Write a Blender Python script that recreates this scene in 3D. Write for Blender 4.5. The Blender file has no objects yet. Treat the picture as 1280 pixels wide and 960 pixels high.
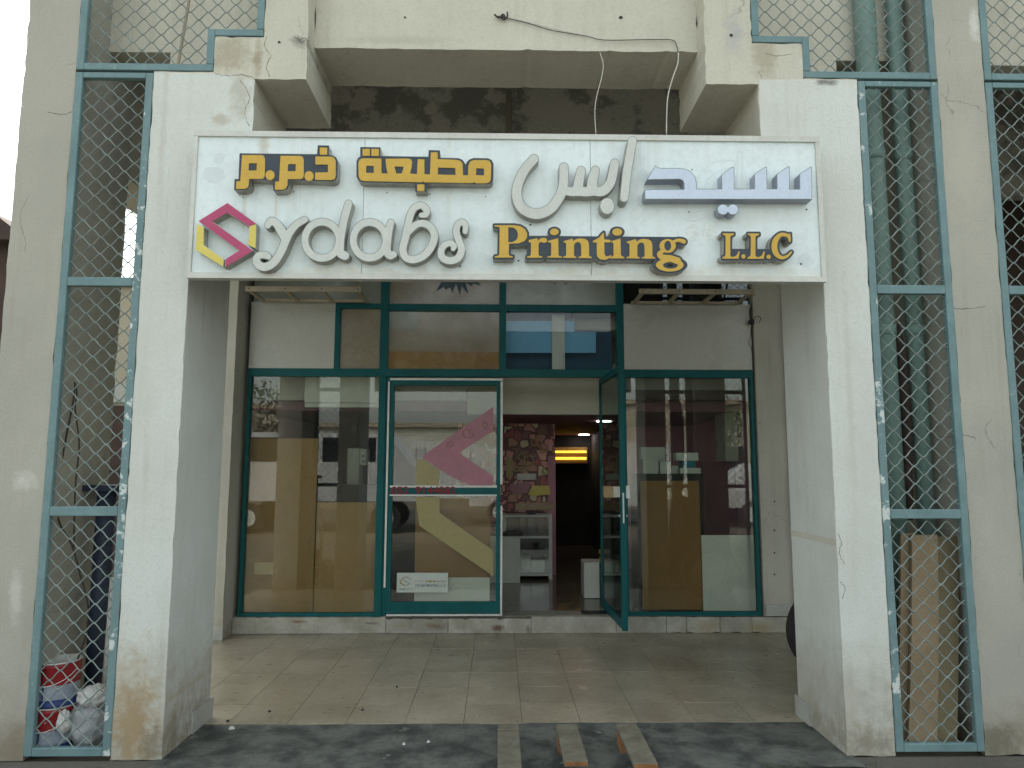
import bpy, bmesh, math, random
import numpy as np
from mathutils import Vector, noise
from mathutils.geometry import tessellate_polygon
random.seed(7)
S = bpy.context.scene
COL = S.collection
PI = math.pi

# ------------------------------------------------------------------ camera
F_PX, PITCH, YAW, ROLL = 889.07, 0.11579, 0.017656, 0.0017944
CAM = np.array([0.0, -3.7553, 1.45])
_F = np.array([math.sin(YAW)*math.cos(PITCH), math.cos(YAW)*math.cos(PITCH), math.sin(PITCH)])
_R = np.array([math.cos(YAW), -math.sin(YAW), 0.0]); _U = np.cross(_R, _F)
_c, _s = math.cos(ROLL), math.sin(ROLL)
_R, _U = _c*_R+_s*_U, -_s*_R+_c*_U
cd = bpy.data.cameras.new('camera'); cam = bpy.data.objects.new('camera', cd); COL.objects.link(cam)
cd.sensor_fit = 'HORIZONTAL'; cd.sensor_width = 36.0; cd.lens = F_PX/1280*36.0
cd.clip_start = 0.05; cd.clip_end = 2000
from mathutils import Matrix
cam.matrix_world = Matrix(((_R[0], _U[0], -_F[0], CAM[0]), (_R[1], _U[1], -_F[1], CAM[1]), (_R[2], _U[2], -_F[2], CAM[2]), (0, 0, 0, 1)))
S.camera = cam

def at(px, py, Y):
    """point of the plane y=Y seen at a photograph pixel -> (x, z)"""
    d = _F+(px-640)/F_PX*_R-(py-480)/F_PX*_U
    P = CAM+d*(Y-CAM[1])/d[1]
    return float(P[0]), float(P[2])
def fl(px, py, Z=0.0):
    d = _F+(px-640)/F_PX*_R-(py-480)/F_PX*_U
    P = CAM+d*(Z-CAM[2])/d[2]
    return float(P[0]), float(P[1])

# ------------------------------------------------------------------ world, sun, exposure
SUN_EL, SUN_ROT = math.radians(58), math.radians(-6)
W = bpy.data.worlds.new('World'); S.world = W; W.use_nodes = True
wn = W.node_tree.nodes; wl = W.node_tree.links
sky = wn.new('ShaderNodeTexSky'); sky.sky_type = 'NISHITA'; sky.sun_disc = False
sky.sun_elevation = SUN_EL; sky.sun_rotation = SUN_ROT; sky.dust_density = 4.0; sky.air_density = 1.0; sky.ozone_density = 1.0
hz = wn.new('ShaderNodeHueSaturation'); hz.inputs['Saturation'].default_value = 0.28; wl.new(sky.outputs[0], hz.inputs['Color'])  # dusty, nearly white sky
tn = wn.new('ShaderNodeMix'); tn.data_type = 'RGBA'; tn.blend_type = 'MULTIPLY'; tn.inputs[0].default_value = 1.0; tn.inputs[7].default_value = (0.97, 1.0, 0.93, 1)
wl.new(hz.outputs[0], tn.inputs[6]); wl.new(tn.outputs[2], wn['Background'].inputs[0]); wn['Background'].inputs[1].default_value = 0.15
sd = bpy.data.lights.new('sun', 'SUN'); sun = bpy.data.objects.new('sun', sd); COL.objects.link(sun)
sd.energy = 1.3; sd.angle = math.radians(12); sd.color = (1.0, 0.95, 0.86)
sdir = Vector((math.sin(SUN_ROT)*math.cos(SUN_EL), math.cos(SUN_ROT)*math.cos(SUN_EL), math.sin(SUN_EL)))
sun.rotation_euler = sdir.to_track_quat('Z', 'Y').to_euler()
S.view_settings.view_transform = 'Standard'; S.view_settings.look = 'None'
S.view_settings.exposure = 1.70; S.view_settings.gamma = 1.0; S.view_settings.use_curve_mapping = False

# ------------------------------------------------------------------ materials
def mat(name, c1, c2=None, rough=0.75, scale=3.0, fine=40.0, bump=0.15, metal=0.0, streak=0.0, streakc=None,
        base=None, basez=(0.0, 0.5), crack=0.0, rnd=0.0, spec=0.35, wear=None, wearamt=0.0, wears=14.0, contrast=(0.35, 0.65), spots=()):
    m = bpy.data.materials.new(name); m.use_nodes = True
    nt = m.node_tree; N = nt.nodes; L = nt.links; b = N['Principled BSDF']
    b.inputs['Roughness'].default_value = rough; b.inputs['Metallic'].default_value = metal
    b.inputs['Specular IOR Level'].default_value = spec
    c2 = c2 or tuple(x*0.82 for x in c1)
    geo = N.new('ShaderNodeNewGeometry')
    def noi(sc, det=5, r=0.6, vec=None):
        n = N.new('ShaderNodeTexNoise'); n.inputs['Scale'].default_value = sc; n.inputs['Detail'].default_value = det
        n.inputs['Roughness'].default_value = r; L.new(vec or geo.outputs['Position'], n.inputs['Vector']); return n.outputs['Fac']
    def rng(f, a, b_, c=0.0, d=1.0):
        n = N.new('ShaderNodeMapRange'); n.inputs[1].default_value = a; n.inputs[2].default_value = b_
        n.inputs[3].default_value = c; n.inputs[4].default_value = d; L.new(f, n.inputs[0]); return n.outputs[0]
    def mix(f, a, b_):
        n = N.new('ShaderNodeMix'); n.data_type = 'RGBA'
        if isinstance(f, float): n.inputs[0].default_value = f
        else: L.new(f, n.inputs[0])
        for i, v in ((6, a), (7, b_)):
            if isinstance(v, tuple): n.inputs[i].default_value = (*v[:3], 1)
            else: L.new(v, n.inputs[i])
        return n.outputs[2]
    def mul(a, b_, op='MULTIPLY'):
        n = N.new('ShaderNodeMath'); n.operation = op
        for i, v in ((0, a), (1, b_)):
            if isinstance(v, (int, float)): n.inputs[i].default_value = v
            else: L.new(v, n.inputs[i])
        return n.outputs[0]
    col = mix(rng(noi(scale), *contrast), tuple(c1), tuple(c2))
    col = mix(rng(noi(fine, 3), 0.45, 0.8, 0, 0.5), col, tuple(x*0.8 for x in c2))
    if rnd:
        oi = N.new('ShaderNodeObjectInfo')
        hsv = N.new('ShaderNodeHueSaturation'); L.new(col, hsv.inputs['Color'])
        L.new(rng(oi.outputs['Random'], 0, 1, 1-rnd, 1+rnd), hsv.inputs['Value']); col = hsv.outputs[0]
    if streak:
        mp = N.new('ShaderNodeMapping'); mp.inputs['Scale'].default_value = (1, 1, 0.05); L.new(geo.outputs['Position'], mp.inputs[0])
        f = rng(noi(16, 4, 0.6, mp.outputs[0]), 0.52, 0.78, 0, streak)
        f = mul(f, rng(noi(1.7, 3), 0.35, 0.65))
        col = mix(f, col, streakc or (0.22, 0.19, 0.14))
    if base:
        sp = N.new('ShaderNodeSeparateXYZ'); L.new(geo.outputs['Position'], sp.inputs[0])
        h = mul(sp.outputs[2], mul(noi(5, 5), 0.55), 'SUBTRACT')
        f = rng(h, basez[1]-0.28, basez[0]-0.28, 0, 1)
        f2 = mul(f, rng(noi(11, 6, 0.7), 0.3, 0.62, 0.25, 0.95))
        col = mix(f2, col, base)
    for sx, sz, rx, rz, sc_, st in spots:   # stains with a place of their own
        sp = N.new('ShaderNodeSeparateXYZ'); L.new(geo.outputs['Position'], sp.inputs[0])
        a = mul(mul(sp.outputs[0], sx, 'SUBTRACT'), 1/rx); b_ = mul(mul(sp.outputs[2], sz, 'SUBTRACT'), 1/rz)
        d = mul(mul(mul(a, a), mul(b_, b_), 'ADD'), 0.5, 'POWER')
        d = mul(d, mul(mul(noi(14, 6, 0.75), 0.5, 'SUBTRACT'), 3.2), 'ADD')
        col = mix(rng(d, 0.35, 1.25, st, 0), col, sc_)
    if wear is not None:
        f = rng(noi(wears, 6, 0.7), 0.60-0.12*wearamt, 0.63-0.1*wearamt)
        col = mix(f, col, wear)
    bumpsrc = noi(fine*1.5, 4)
    if crack:
        v = N.new('ShaderNodeTexVoronoi'); v.feature = 'DISTANCE_TO_EDGE'; v.inputs['Scale'].default_value = 1.1
        nv = N.new('ShaderNodeTexNoise'); nv.inputs['Scale'].default_value = 2.2; nv.inputs['Detail'].default_value = 6
        L.new(geo.outputs['Position'], nv.inputs['Vector'])
        ad = N.new('ShaderNodeVectorMath'); ad.operation = 'MULTIPLY_ADD'; ad.inputs[1].default_value = (0.5, 0.5, 0.5)
        L.new(nv.outputs['Color'], ad.inputs[0]); L.new(geo.outputs['Position'], ad.inputs[2]); L.new(ad.outputs[0], v.inputs['Vector'])
        f = mul(rng(v.outputs['Distance'], 0.0, 0.004, 1, 0), rng(noi(1.6, 2), 0.56, 0.60, 0, crack))
        col = mix(f, col, (0.10, 0.085, 0.065))
    L.new(col, b.inputs['Base Color'])
    if bump:
        bp = N.new('ShaderNodeBump'); bp.inputs['Strength'].default_value = bump; bp.inputs['Distance'].default_value = 0.01
        L.new(bumpsrc, bp.inputs['Height']); L.new(bp.outputs[0], b.inputs['Normal'])
    rr = rng(noi(scale*3, 4), 0.3, 0.7, max(0.02, rough-0.1), min(1, rough+0.1)); L.new(rr, b.inputs['Roughness'])
    return m

M = {}
def SP(px, py, rx, rz, c, st, Y=0.0): return (*at(px, py, Y), rx, rz, c, st)
BRN = (0.30, 0.25, 0.17); GR = (0.20, 0.19, 0.165); DK = (0.12, 0.11, 0.09)
S_PL = [SP(285, 66, .13, .12, BRN, .55), SP(322, 72, .03, .10, BRN, .7), SP(372, 52, .06, .03, GR, .8), SP(955, 70, .07, .16, BRN, .5), SP(918, 40, .05, .12, (0.36, 0.37, 0.40), .5), SP(1005, 80, .03, .05, (0.6, 0.6, 0.55), .8), SP(500, 50, .30, .03, (0.42, 0.40, 0.33), .5, .14), SP(800, 55, .25, .03, (0.42, 0.40, 0.33), .5, .14), SP(232, 135, .05, .12, (.42, .41, .36), .6)]
S_PI = [SP(160, 880, .16, .28, (0.40, 0.33, 0.22), .6), SP(225, 930, .08, .12, (0.30, 0.28, 0.22), .6), SP(1060, 900, .05, .25, (.45, .44, .38), .5), SP(180, 420, .10, .5, (.56, .58, .54), .5), SP(1075, 600, .10, .6, (.56, .58, .54), .5), SP(1050, 300, .12, .3, (.57, .58, .53), .4), SP(168, 905, .10, .20, (0.34, 0.25, 0.14), .8), SP(190, 930, .06, .10, (0.20, 0.18, 0.13), .7), SP(300, 120, .06, .15, (.45, .43, .36), .7), SP(205, 150, .02, .5, (.50, .50, .45), .6), SP(1085, 930, .14, .07, (0.24, 0.22, 0.17), .7), SP(1033, 103, .055, .022, (0.24, 0.24, 0.24), 1.0), SP(1090, 120, .05, .25, (.50, .49, .43), .6), SP(1062, 500, .02, .7, (.48, .49, .44), .4), SP(275, 150, .06, .03, (.46, .43, .36), .8), SP(150, 640, .02, .5, (.46, .47, .43), .4)]
S_PR = [SP(30, 600, .06, .05, (.60, .60, .55), .7), SP(20, 745, .03, .14, (.58, .58, .53), .6), SP(60, 250, .10, .35, (.36, .36, .31), .5), SP(1205, 700, .10, .5, (.33, .32, .28), .5), SP(1218, 30, .03, .10, (.62, .62, .58), .9), SP(1200, 915, .10, .06, (.55, .54, .48), .7), SP(1245, 930, .14, .10, (.16, .15, .11), .8), SP(1205, 200, .12, .35, (.50, .48, .40), .4), SP(20, 935, .14, .10, (.22, .19, .14), .7)]
S_SG = [SP(330, 172, .028, .22, (.50, .46, .37), .75, -.12), SP(306, 250, .014, .16, (.55, .51, .42), .6, -.12), SP(345, 255, .010, .16, (.55, .51, .42), .6, -.12), SP(640, 345, 1.1, .035, (.58, .55, .45), .6, -.12), SP(900, 345, .9, .05, (.60, .58, .50), .5, -.12), SP(425, 345, .3, .06, (.60, .57, .48), .5, -.12), SP(940, 270, .35, .05, (.62, .66, .64), .5, -.12)]
M['plaster'] = mat('plaster_cream', (0.60, 0.585, 0.50), (0.53, 0.515, 0.435), 0.9, 1.6, 60, 0.25, streak=0.35, base=(0.30, 0.24, 0.17), basez=(0.0, 0.6), crack=0.35, spots=S_PL)
M['pillar'] = mat('pillar_white_paint', (0.655, 0.69, 0.66), (0.585, 0.61, 0.57), 0.85, 1.8, 70, 0.22, streak=0.3, base=(0.27, 0.225, 0.155), basez=(0.0, 0.62), crack=0.0, spots=S_PI)
M['pier'] = mat('pier_render', (0.44, 0.43, 0.37), (0.37, 0.365, 0.32), 0.92, 1.2, 90, 0.35, streak=0.3, base=(0.24, 0.20, 0.15), basez=(0.0, 0.35), crack=0.5, wear=(0.60, 0.60, 0.55), wearamt=-0.9, wears=9, spots=S_PR)
M['inner'] = mat('corridor_plaster', (0.52, 0.51, 0.44), (0.44, 0.43, 0.37), 0.9, 1.5, 50, 0.2, streak=0.4, base=(0.28, 0.25, 0.2), basez=(0.0, 0.4), crack=0.6)
M['peel'] = mat('peeling_plaster', (0.78, 0.78, 0.73), (0.40, 0.40, 0.39), 0.9, 2.4, 30, 0.5, wear=(0.80, 0.78, 0.72), wearamt=0.7, wears=1.9, contrast=(0.47, 0.53))
M['sign'] = mat('sign_panel_white', (0.74, 0.83, 0.845), (0.69, 0.775, 0.785), 0.35, 1.5, 30, 0.02, streak=0.35, streakc=(0.42, 0.38, 0.30), spec=0.5, spots=S_SG)
M['ghost'] = mat('glue_residue', (0.62, 0.70, 0.71), (0.68, 0.76, 0.77), 0.6, 30, 90, 0.1)
M['glue'] = mat('glue_spots', (0.76, 0.83, 0.83), (0.68, 0.73, 0.72), 0.7, 60, 120, 0.2, wear=(0.15, 0.12, 0.10), wearamt=-1.2, wears=40)
M['signtrim'] = mat('sign_trim', (0.60, 0.61, 0.57), (0.52, 0.53, 0.49), 0.4, 6, 60, 0.05, metal=0.15, streak=0.3)
M['letter'] = mat('letter_offwhite', (0.60, 0.63, 0.60), (0.56, 0.59, 0.56), 0.45, 5, 50, 0.03, streak=0.25)
M['lettertrim'] = mat('letter_trim', (0.24, 0.27, 0.27), None, 0.5, 9, 60, 0.05)
M['letterside'] = mat('letter_side', (0.42, 0.42, 0.38), (0.32, 0.32, 0.28), 0.5, 9, 60, 0.05)
M['blueletter'] = mat('letter_blue_white', (0.60, 0.68, 0.82), (0.57, 0.65, 0.79), 0.35, 4, 50, 0.02)
M['blueside'] = mat('letter_blue_side', (0.36, 0.40, 0.48), (0.30, 0.33, 0.38), 0.4, 9, 60, 0.05)
M['gold'] = mat('letter_gold', (0.62, 0.40, 0.065), (0.56, 0.36, 0.06), 0.4, 8, 80, 0.03)
M['navy'] = mat('letter_dark_backing', (0.045, 0.065, 0.085), (0.04, 0.05, 0.065), 0.5, 8, 60, 0.03)
M['steelside'] = mat('letter_steel_return', (0.42, 0.41, 0.37), (0.26, 0.25, 0.22), 0.35, 12, 60, 0.05, metal=0.5)
M['magenta'] = mat('logo_magenta', (0.47, 0.075, 0.17), (0.42, 0.06, 0.15), 0.4, 8, 80, 0.02)
M['yellow'] = mat('logo_yellow', (0.70, 0.60, 0.14), (0.65, 0.55, 0.12), 0.4, 8, 80, 0.02)
M['teal'] = mat('teal_frame_paint', (0.004, 0.105, 0.112), (0.003, 0.085, 0.09), 0.5, 6, 60, 0.05, spec=0.22, wear=(0.16, 0.22, 0.21), wearamt=-1.2, wears=30)
M['alu'] = mat('bare_aluminium_edge', (0.74, 0.76, 0.73), (0.60, 0.62, 0.60), 0.4, 10, 60, 0.05, wear=(0.10, 0.16, 0.16), wearamt=-0.6, wears=18)
M['grille'] = mat('grille_paint', (0.17, 0.27, 0.285), (0.13, 0.215, 0.23), 0.55, 5, 60, 0.1, wear=(0.48, 0.54, 0.54), wearamt=-0.55, wears=9)
M['scraped'] = mat('grille_paint_scraped', (0.17, 0.27, 0.285), (0.14, 0.22, 0.235), 0.55, 5, 60, 0.1, wear=(0.56, 0.62, 0.61), wearamt=0.35, wears=7)
M['wire'] = mat('grille_wire', (0.25, 0.315, 0.305), (0.17, 0.205, 0.195), 0.6, 9, 60, 0)
M['panel'] = mat('grey_infill_board', (0.48, 0.485, 0.43), (0.44, 0.445, 0.395), 0.3, 0.8, 40, 0.02, spec=0.5)
M['frosted'] = mat('frosted_tan', (0.30, 0.27, 0.20), (0.23, 0.20, 0.14), 0.2, 2.2, 30, 0.02, spec=0.6, contrast=(0.25, 0.75))
M['frosted2'] = mat('frosted_green', (0.25, 0.27, 0.22), (0.21, 0.23, 0.19), 0.2, 2.2, 30, 0.02, spec=0.6)
M['tanfilm'] = mat('tan_strip', (0.30, 0.20, 0.07), (0.22, 0.13, 0.045), 0.25, 3, 30, 0.02, spec=0.6)
M['tile'] = mat('floor_tile_beige', (0.38, 0.34, 0.255), (0.27, 0.235, 0.17), 0.34, 2.5, 30, 0.04, rnd=0.07, wear=(0.10, 0.09, 0.075), wearamt=-1.1, wears=26, spec=0.5)
M['grout'] = mat('grout', (0.17, 0.15, 0.12), None, 0.9, 8, 60, 0.2)
M['apron'] = mat('dark_cement', (0.135, 0.142, 0.13), (0.05, 0.056, 0.052), 0.8, 4.5, 30, 0.6, wear=(0.21, 0.205, 0.175), wearamt=-0.3, wears=4.2, contrast=(0.42, 0.6))
M['yard'] = mat('yard_concrete', (0.15, 0.14, 0.12), (0.09, 0.085, 0.075), 0.9, 1.5, 40, 0.5, wear=(0.07, 0.07, 0.05), wearamt=-0.4, wears=6)
M['ground'] = mat('sandy_ground', (0.155, 0.14, 0.11), (0.12, 0.108, 0.086), 0.95, 0.3, 12, 0.5)
M['road'] = mat('asphalt', (0.075, 0.075, 0.075), (0.055, 0.055, 0.055), 0.9, 0.5, 30, 0.3)
M['marble'] = mat('step_marble', (0.42, 0.41, 0.36), (0.28, 0.27, 0.22), 0.5, 7, 40, 0.25, rnd=0.16, wear=(0.11, 0.065, 0.04), wearamt=-0.55, wears=11, streak=0.5, spots=[SP(373, 777, .06, .012, (.20, .10, .05), .8, 2.66), SP(545, 783, .09, .03, (.16, .10, .06), .8, 2.66), SP(622, 785, .05, .03, (.12, .06, .04), .9, 2.66), SP(660, 787, .03, .04, (.16, .13, .09), .8, 2.66), SP(500, 782, .08, .02, (.30, .26, .19), .7, 2.66), SP(885, 783, .12, .05, (.34, .29, .18), .7, 2.66), SP(950, 785, .14, .05, (.30, .25, .15), .8, 2.66), SP(465, 779, .07, .01, (.14, .11, .09), .7, 2.66)])
M['skirt'] = mat('skirting_tile', (0.44, 0.44, 0.41), (0.36, 0.36, 0.33), 0.5, 5, 40, 0.1)
M['intfloor'] = mat('shop_floor', (0.15, 0.13, 0.10), (0.11, 0.095, 0.075), 0.12, 3, 30, 0.02, spec=0.6)
M['ply'] = mat('plywood', (0.30, 0.18, 0.065), (0.25, 0.145, 0.05), 0.6, 1.6, 30, 0.08, rnd=0.12, contrast=(0.3, 0.7))
M['mdf'] = mat('brown_board', (0.27, 0.14, 0.04), (0.23, 0.12, 0.033), 0.6, 1.6, 30, 0.04)
M['cardbd'] = mat('cardboard', (0.27, 0.21, 0.135), (0.22, 0.17, 0.105), 0.85, 3, 60, 0.1, rnd=0.2)
M['olivebd'] = mat('cardboard_olive', (0.21, 0.18, 0.11), (0.18, 0.15, 0.09), 0.85, 3, 60, 0.1)
M['white'] = mat('white_board', (0.64, 0.66, 0.61), (0.56, 0.58, 0.53), 0.5, 2, 50, 0.03)
M['paleblue'] = mat('painted_blue_light', (0.22, 0.56, 0.86), (0.20, 0.50, 0.78), 0.5, 3, 40, 0.02)  # colour carries the light showing in the transom pane
M['greyblue'] = mat('painted_grey_blue_light', (0.20, 0.25, 0.36), None, 0.5, 3, 40, 0.02)
M['navyboard'] = mat('navy_board', (0.006, 0.085, 0.17), None, 0.5, 3, 40, 0.02)
M['cream'] = mat('cream_bulkhead', (0.44, 0.42, 0.34), (0.38, 0.36, 0.29), 0.6, 2, 50, 0.03)
M['pink'] = mat('pink_wall', (0.50, 0.27, 0.33), (0.42, 0.22, 0.28), 0.8, 2, 50, 0.05)
M['purple'] = mat('shop_ceiling', (0.30, 0.15, 0.19), (0.24, 0.12, 0.15), 0.7, 2, 50, 0.03)
M['darkroom'] = mat('painted_room_shade', (0.035, 0.03, 0.03), (0.025, 0.022, 0.022), 0.8, 2, 40, 0.03)  # near-black colour stands for the dimness deep in the shop
M['black'] = mat('black_plastic', (0.018, 0.018, 0.018), None, 0.5, 8, 50, 0.03)
M['rubber'] = mat('rubber', (0.028, 0.028, 0.028), (0.02, 0.02, 0.02), 0.8, 10, 60, 0.2)
M['bracket'] = mat('beige_angle_steel', (0.42, 0.37, 0.27), (0.33, 0.28, 0.20), 0.6, 8, 60, 0.1, wear=(0.17, 0.07, 0.03), wearamt=-0.5, wears=22)
M['pipe'] = mat('green_pvc_pipe', (0.20, 0.31, 0.28), (0.16, 0.25, 0.23), 0.5, 3, 40, 0.05)
M['darkblue'] = mat('dark_blue_pipe', (0.035, 0.05, 0.085), (0.025, 0.035, 0.06), 0.5, 5, 40, 0.05)
M['pvc'] = mat('white_pvc', (0.62, 0.62, 0.60), None, 0.5, 8, 40, 0.03)
M['cable'] = mat('pale_wire', (0.68, 0.67, 0.61), None, 0.6, 8, 40, 0)
M['darkcable'] = mat('dark_wire', (0.05, 0.045, 0.04), None, 0.7, 8, 40, 0)
M['sack'] = mat('dark_sacking', (0.05, 0.032, 0.028), (0.03, 0.02, 0.018), 0.9, 20, 60, 0.5)
M['rust'] = mat('rusty_brown', (0.17, 0.075, 0.045), (0.10, 0.05, 0.035), 0.8, 8, 60, 0.2)
M['wood'] = mat('weathered_pine', (0.185, 0.175, 0.135), (0.12, 0.11, 0.08), 0.85, 12, 80, 0.4, rnd=0.08)
M['freshwood'] = mat('fresh_pine_end', (0.30, 0.15, 0.06), (0.20, 0.095, 0.04), 0.8, 12, 80, 0.3)
M['red'] = mat('can_red', (0.33, 0.018, 0.025), (0.25, 0.018, 0.02), 0.4, 9, 40, 0.05, wear=(0.65, 0.62, 0.6), wearamt=-0.5, wears=20)
M['canwhite'] = mat('can_white', (0.36, 0.40, 0.47), (0.27, 0.31, 0.38), 0.4, 9, 40, 0.05)
M['canblue'] = mat('can_blue', (0.03, 0.06, 0.22), None, 0.4, 9, 40, 0.05)
M['bag'] = mat('plastic_bag', (0.44, 0.46, 0.46), (0.26, 0.28, 0.30), 0.35, 14, 30, 0.4)
M['darkred'] = mat('number_red', (0.24, 0.02, 0.03), None, 0.5, 9, 40, 0)
M['film_pink'] = mat('film_pink', (0.40, 0.16, 0.22), (0.33, 0.15, 0.19), 0.35, 7, 30, 0.02)
M['film_olive'] = mat('film_olive', (0.33, 0.29, 0.13), (0.30, 0.265, 0.13), 0.35, 4, 30, 0.02)
M['film_blue'] = mat('film_blue', (0.03, 0.07, 0.10), None, 0.4, 7, 30, 0.02)
M['paper'] = mat('sticker_paper', (0.50, 0.56, 0.52), (0.47, 0.53, 0.49), 0.5, 9, 40, 0)
M['tanpaper'] = mat('tan_note', (0.50, 0.40, 0.22), None, 0.7, 9, 40, 0)
M['blueprint'] = mat('blue_box', (0.03, 0.22, 0.30), None, 0.5, 9, 40, 0)
M['brownroof'] = mat('brown_cladding', (0.085, 0.05, 0.04), (0.05, 0.035, 0.03), 0.8, 3, 30, 0.2)
M['farbeige'] = mat('far_beige_wall', (0.48, 0.44, 0.34), (0.42, 0.38, 0.29), 0.9, 1, 20, 0.2)
M['leaf'] = mat('leaf_green', (0.06, 0.12, 0.025), (0.035, 0.075, 0.02), 0.6, 6, 40, 0, rnd=0.3)
M['bark'] = mat('bark', (0.12, 0.09, 0.06), None, 0.9, 8, 40, 0.4)
M['carpaint'] = mat('white_car_paint', (0.75, 0.76, 0.76), None, 0.25, 2, 40, 0, spec=0.6)
M['carglass'] = mat('car_glass', (0.02, 0.025, 0.03), None, 0.05, 2, 40, 0, spec=0.7)
M['corr'] = mat('white_corrugated', (0.70, 0.72, 0.68), (0.6, 0.62, 0.58), 0.6, 3, 40, 0.05)
M['slate'] = mat('brown_shutter_and_shade', (0.085, 0.06, 0.05), (0.06, 0.045, 0.04), 0.7, 3, 40, 0.1)  # also the corridor wall, where the dark brown stands for shade

def emis(name, c, s):
    m = bpy.data.materials.new(name); m.use_nodes = True; b = m.node_tree.nodes['Principled BSDF']
    b.inputs['Base Color'].default_value = (*c, 1); b.inputs['Emission Color'].default_value = (*c, 1); b.inputs['Emission Strength'].default_value = s
    return m
M['yellow_glow'] = emis('yellow_reflection_glow', (1.0, 0.60, 0.05), 0.55)  # glow put in for a yellow reflection
M['downlight'] = emis('downlight', (1.0, 0.93, 0.85), 6.0)

def glass(name, tint, strength=1.5, haze=0.03, hazec=(0.35, 0.36, 0.33)):
    m = bpy.data.materials.new(name); m.use_nodes = True; nt = m.node_tree; N = nt.nodes; L = nt.links
    N.remove(N['Principled BSDF']); out = N['Material Output']
    # Schlick reflectance, the same from both sides of the thin pane
    lw = N.new('ShaderNodeLayerWeight'); lw.inputs[0].default_value = 0.5
    pw = N.new('ShaderNodeMath'); pw.operation = 'POWER'; pw.inputs[1].default_value = 5.0; L.new(lw.outputs['Facing'], pw.inputs[0])
    mu = N.new('ShaderNodeMath'); mu.operation = 'MULTIPLY_ADD'; mu.use_clamp = True; mu.inputs[1].default_value = 0.9; mu.inputs[2].default_value = 0.042*strength; L.new(pw.outputs[0], mu.inputs[0])
    tr = N.new('ShaderNodeBsdfTransparent'); tr.inputs[0].default_value = (*tint, 1)
    df = N.new('ShaderNodeBsdfDiffuse'); df.inputs[0].default_value = (*hazec, 1)
    gl = N.new('ShaderNodeBsdfGlossy'); gl.inputs['Roughness'].default_value = 0.004
    nz = N.new('ShaderNodeTexNoise'); nz.inputs['Scale'].default_value = 5; nz.inputs['Detail'].default_value = 6
    ge = N.new('ShaderNodeNewGeometry'); L.new(ge.outputs['Position'], nz.inputs['Vector'])
    mr = N.new('ShaderNodeMapRange'); mr.inputs[1].default_value = 0.35; mr.inputs[2].default_value = 0.75; mr.inputs[3].default_value = haze*0.4; mr.inputs[4].default_value = haze*2
    L.new(nz.outputs['Fac'], mr.inputs[0])
    m1 = N.new('ShaderNodeMixShader'); L.new(mr.outputs[0], m1.inputs[0]); L.new(tr.outputs[0], m1.inputs[1]); L.new(df.outputs[0], m1.inputs[2])
    m2 = N.new('ShaderNodeMixShader'); L.new(mu.outputs[0], m2.inputs[0]); L.new(m1.outputs[0], m2.inputs[1]); L.new(gl.outputs[0], m2.inputs[2])
    L.new(m2.outputs[0], out.inputs[0]); return m
M['glass'] = glass('window_glass', (0.93, 0.95, 0.92), 1.5, 0.02)
M['blueglass'] = glass('blue_tinted_glass', (0.30, 0.45, 0.52), 2.0, 0.02)
M['lowglass'] = glass('transom_glass', (0.95, 0.97, 0.97), 0.7, 0.01)
M['doorglass'] = glass('open_door_glass', (0.60, 0.72, 0.69), 1.5, 0.02)

# patterned wallpaper: cells of muted browns and pinks
def wallpaper():
    m = bpy.data.materials.new('patterned_wallpaper'); m.use_nodes = True; nt = m.node_tree; N = nt.nodes; L = nt.links; b = N['Principled BSDF']
    g = N.new('ShaderNodeNewGeometry')
    v = N.new('ShaderNodeTexVoronoi'); v.inputs['Scale'].default_value = 9; v.distance = 'CHEBYCHEV'; L.new(g.outputs['Position'], v.inputs['Vector'])
    v2 = N.new('ShaderNodeTexVoronoi'); v2.inputs['Scale'].default_value = 9; v2.distance = 'CHEBYCHEV'; v2.feature = 'F2'; L.new(g.outputs['Position'], v2.inputs['Vector'])
    sub = N.new('ShaderNodeMath'); sub.operation = 'SUBTRACT'; L.new(v2.outputs['Distance'], sub.inputs[0]); L.new(v.outputs['Distance'], sub.inputs[1])
    cr = N.new('ShaderNodeValToRGB'); cr.color_ramp.interpolation = 'CONSTANT'
    cols = [(0.0, (0.40, 0.13, 0.12)), (0.2, (0.70, 0.34, 0.32)), (0.4, (0.50, 0.28, 0.20)), (0.6, (0.75, 0.42, 0.34)), (0.75, (0.25, 0.13, 0.12)), (0.88, (0.70, 0.60, 0.42))]
    e = cr.color_ramp.elements
    e[0].position = 0; e[0].color = (*cols[0][1], 1); e[1].position = cols[1][0]; e[1].color = (*cols[1][1], 1)
    for p, c in cols[2:]:
        x = e.new(p); x.color = (*c, 1)
    sp = N.new('ShaderNodeSeparateColor'); L.new(v.outputs['Color'], sp.inputs[0]); L.new(sp.outputs[0], cr.inputs[0])
    gt = N.new('ShaderNodeMath'); gt.operation = 'LESS_THAN'; gt.inputs[1].default_value = 0.10; L.new(sub.outputs[0], gt.inputs[0])
    mx = N.new('ShaderNodeMix'); mx.data_type = 'RGBA'; L.new(gt.outputs[0], mx.inputs[0]); L.new(cr.outputs[0], mx.inputs[6]); mx.inputs[7].default_value = (0.16, 0.06, 0.06, 1)
    L.new(mx.outputs[2], b.inputs['Base Color']); b.inputs['Roughness'].default_value = 0.5
    return m
M['wallpaper'] = wallpaper()

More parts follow.
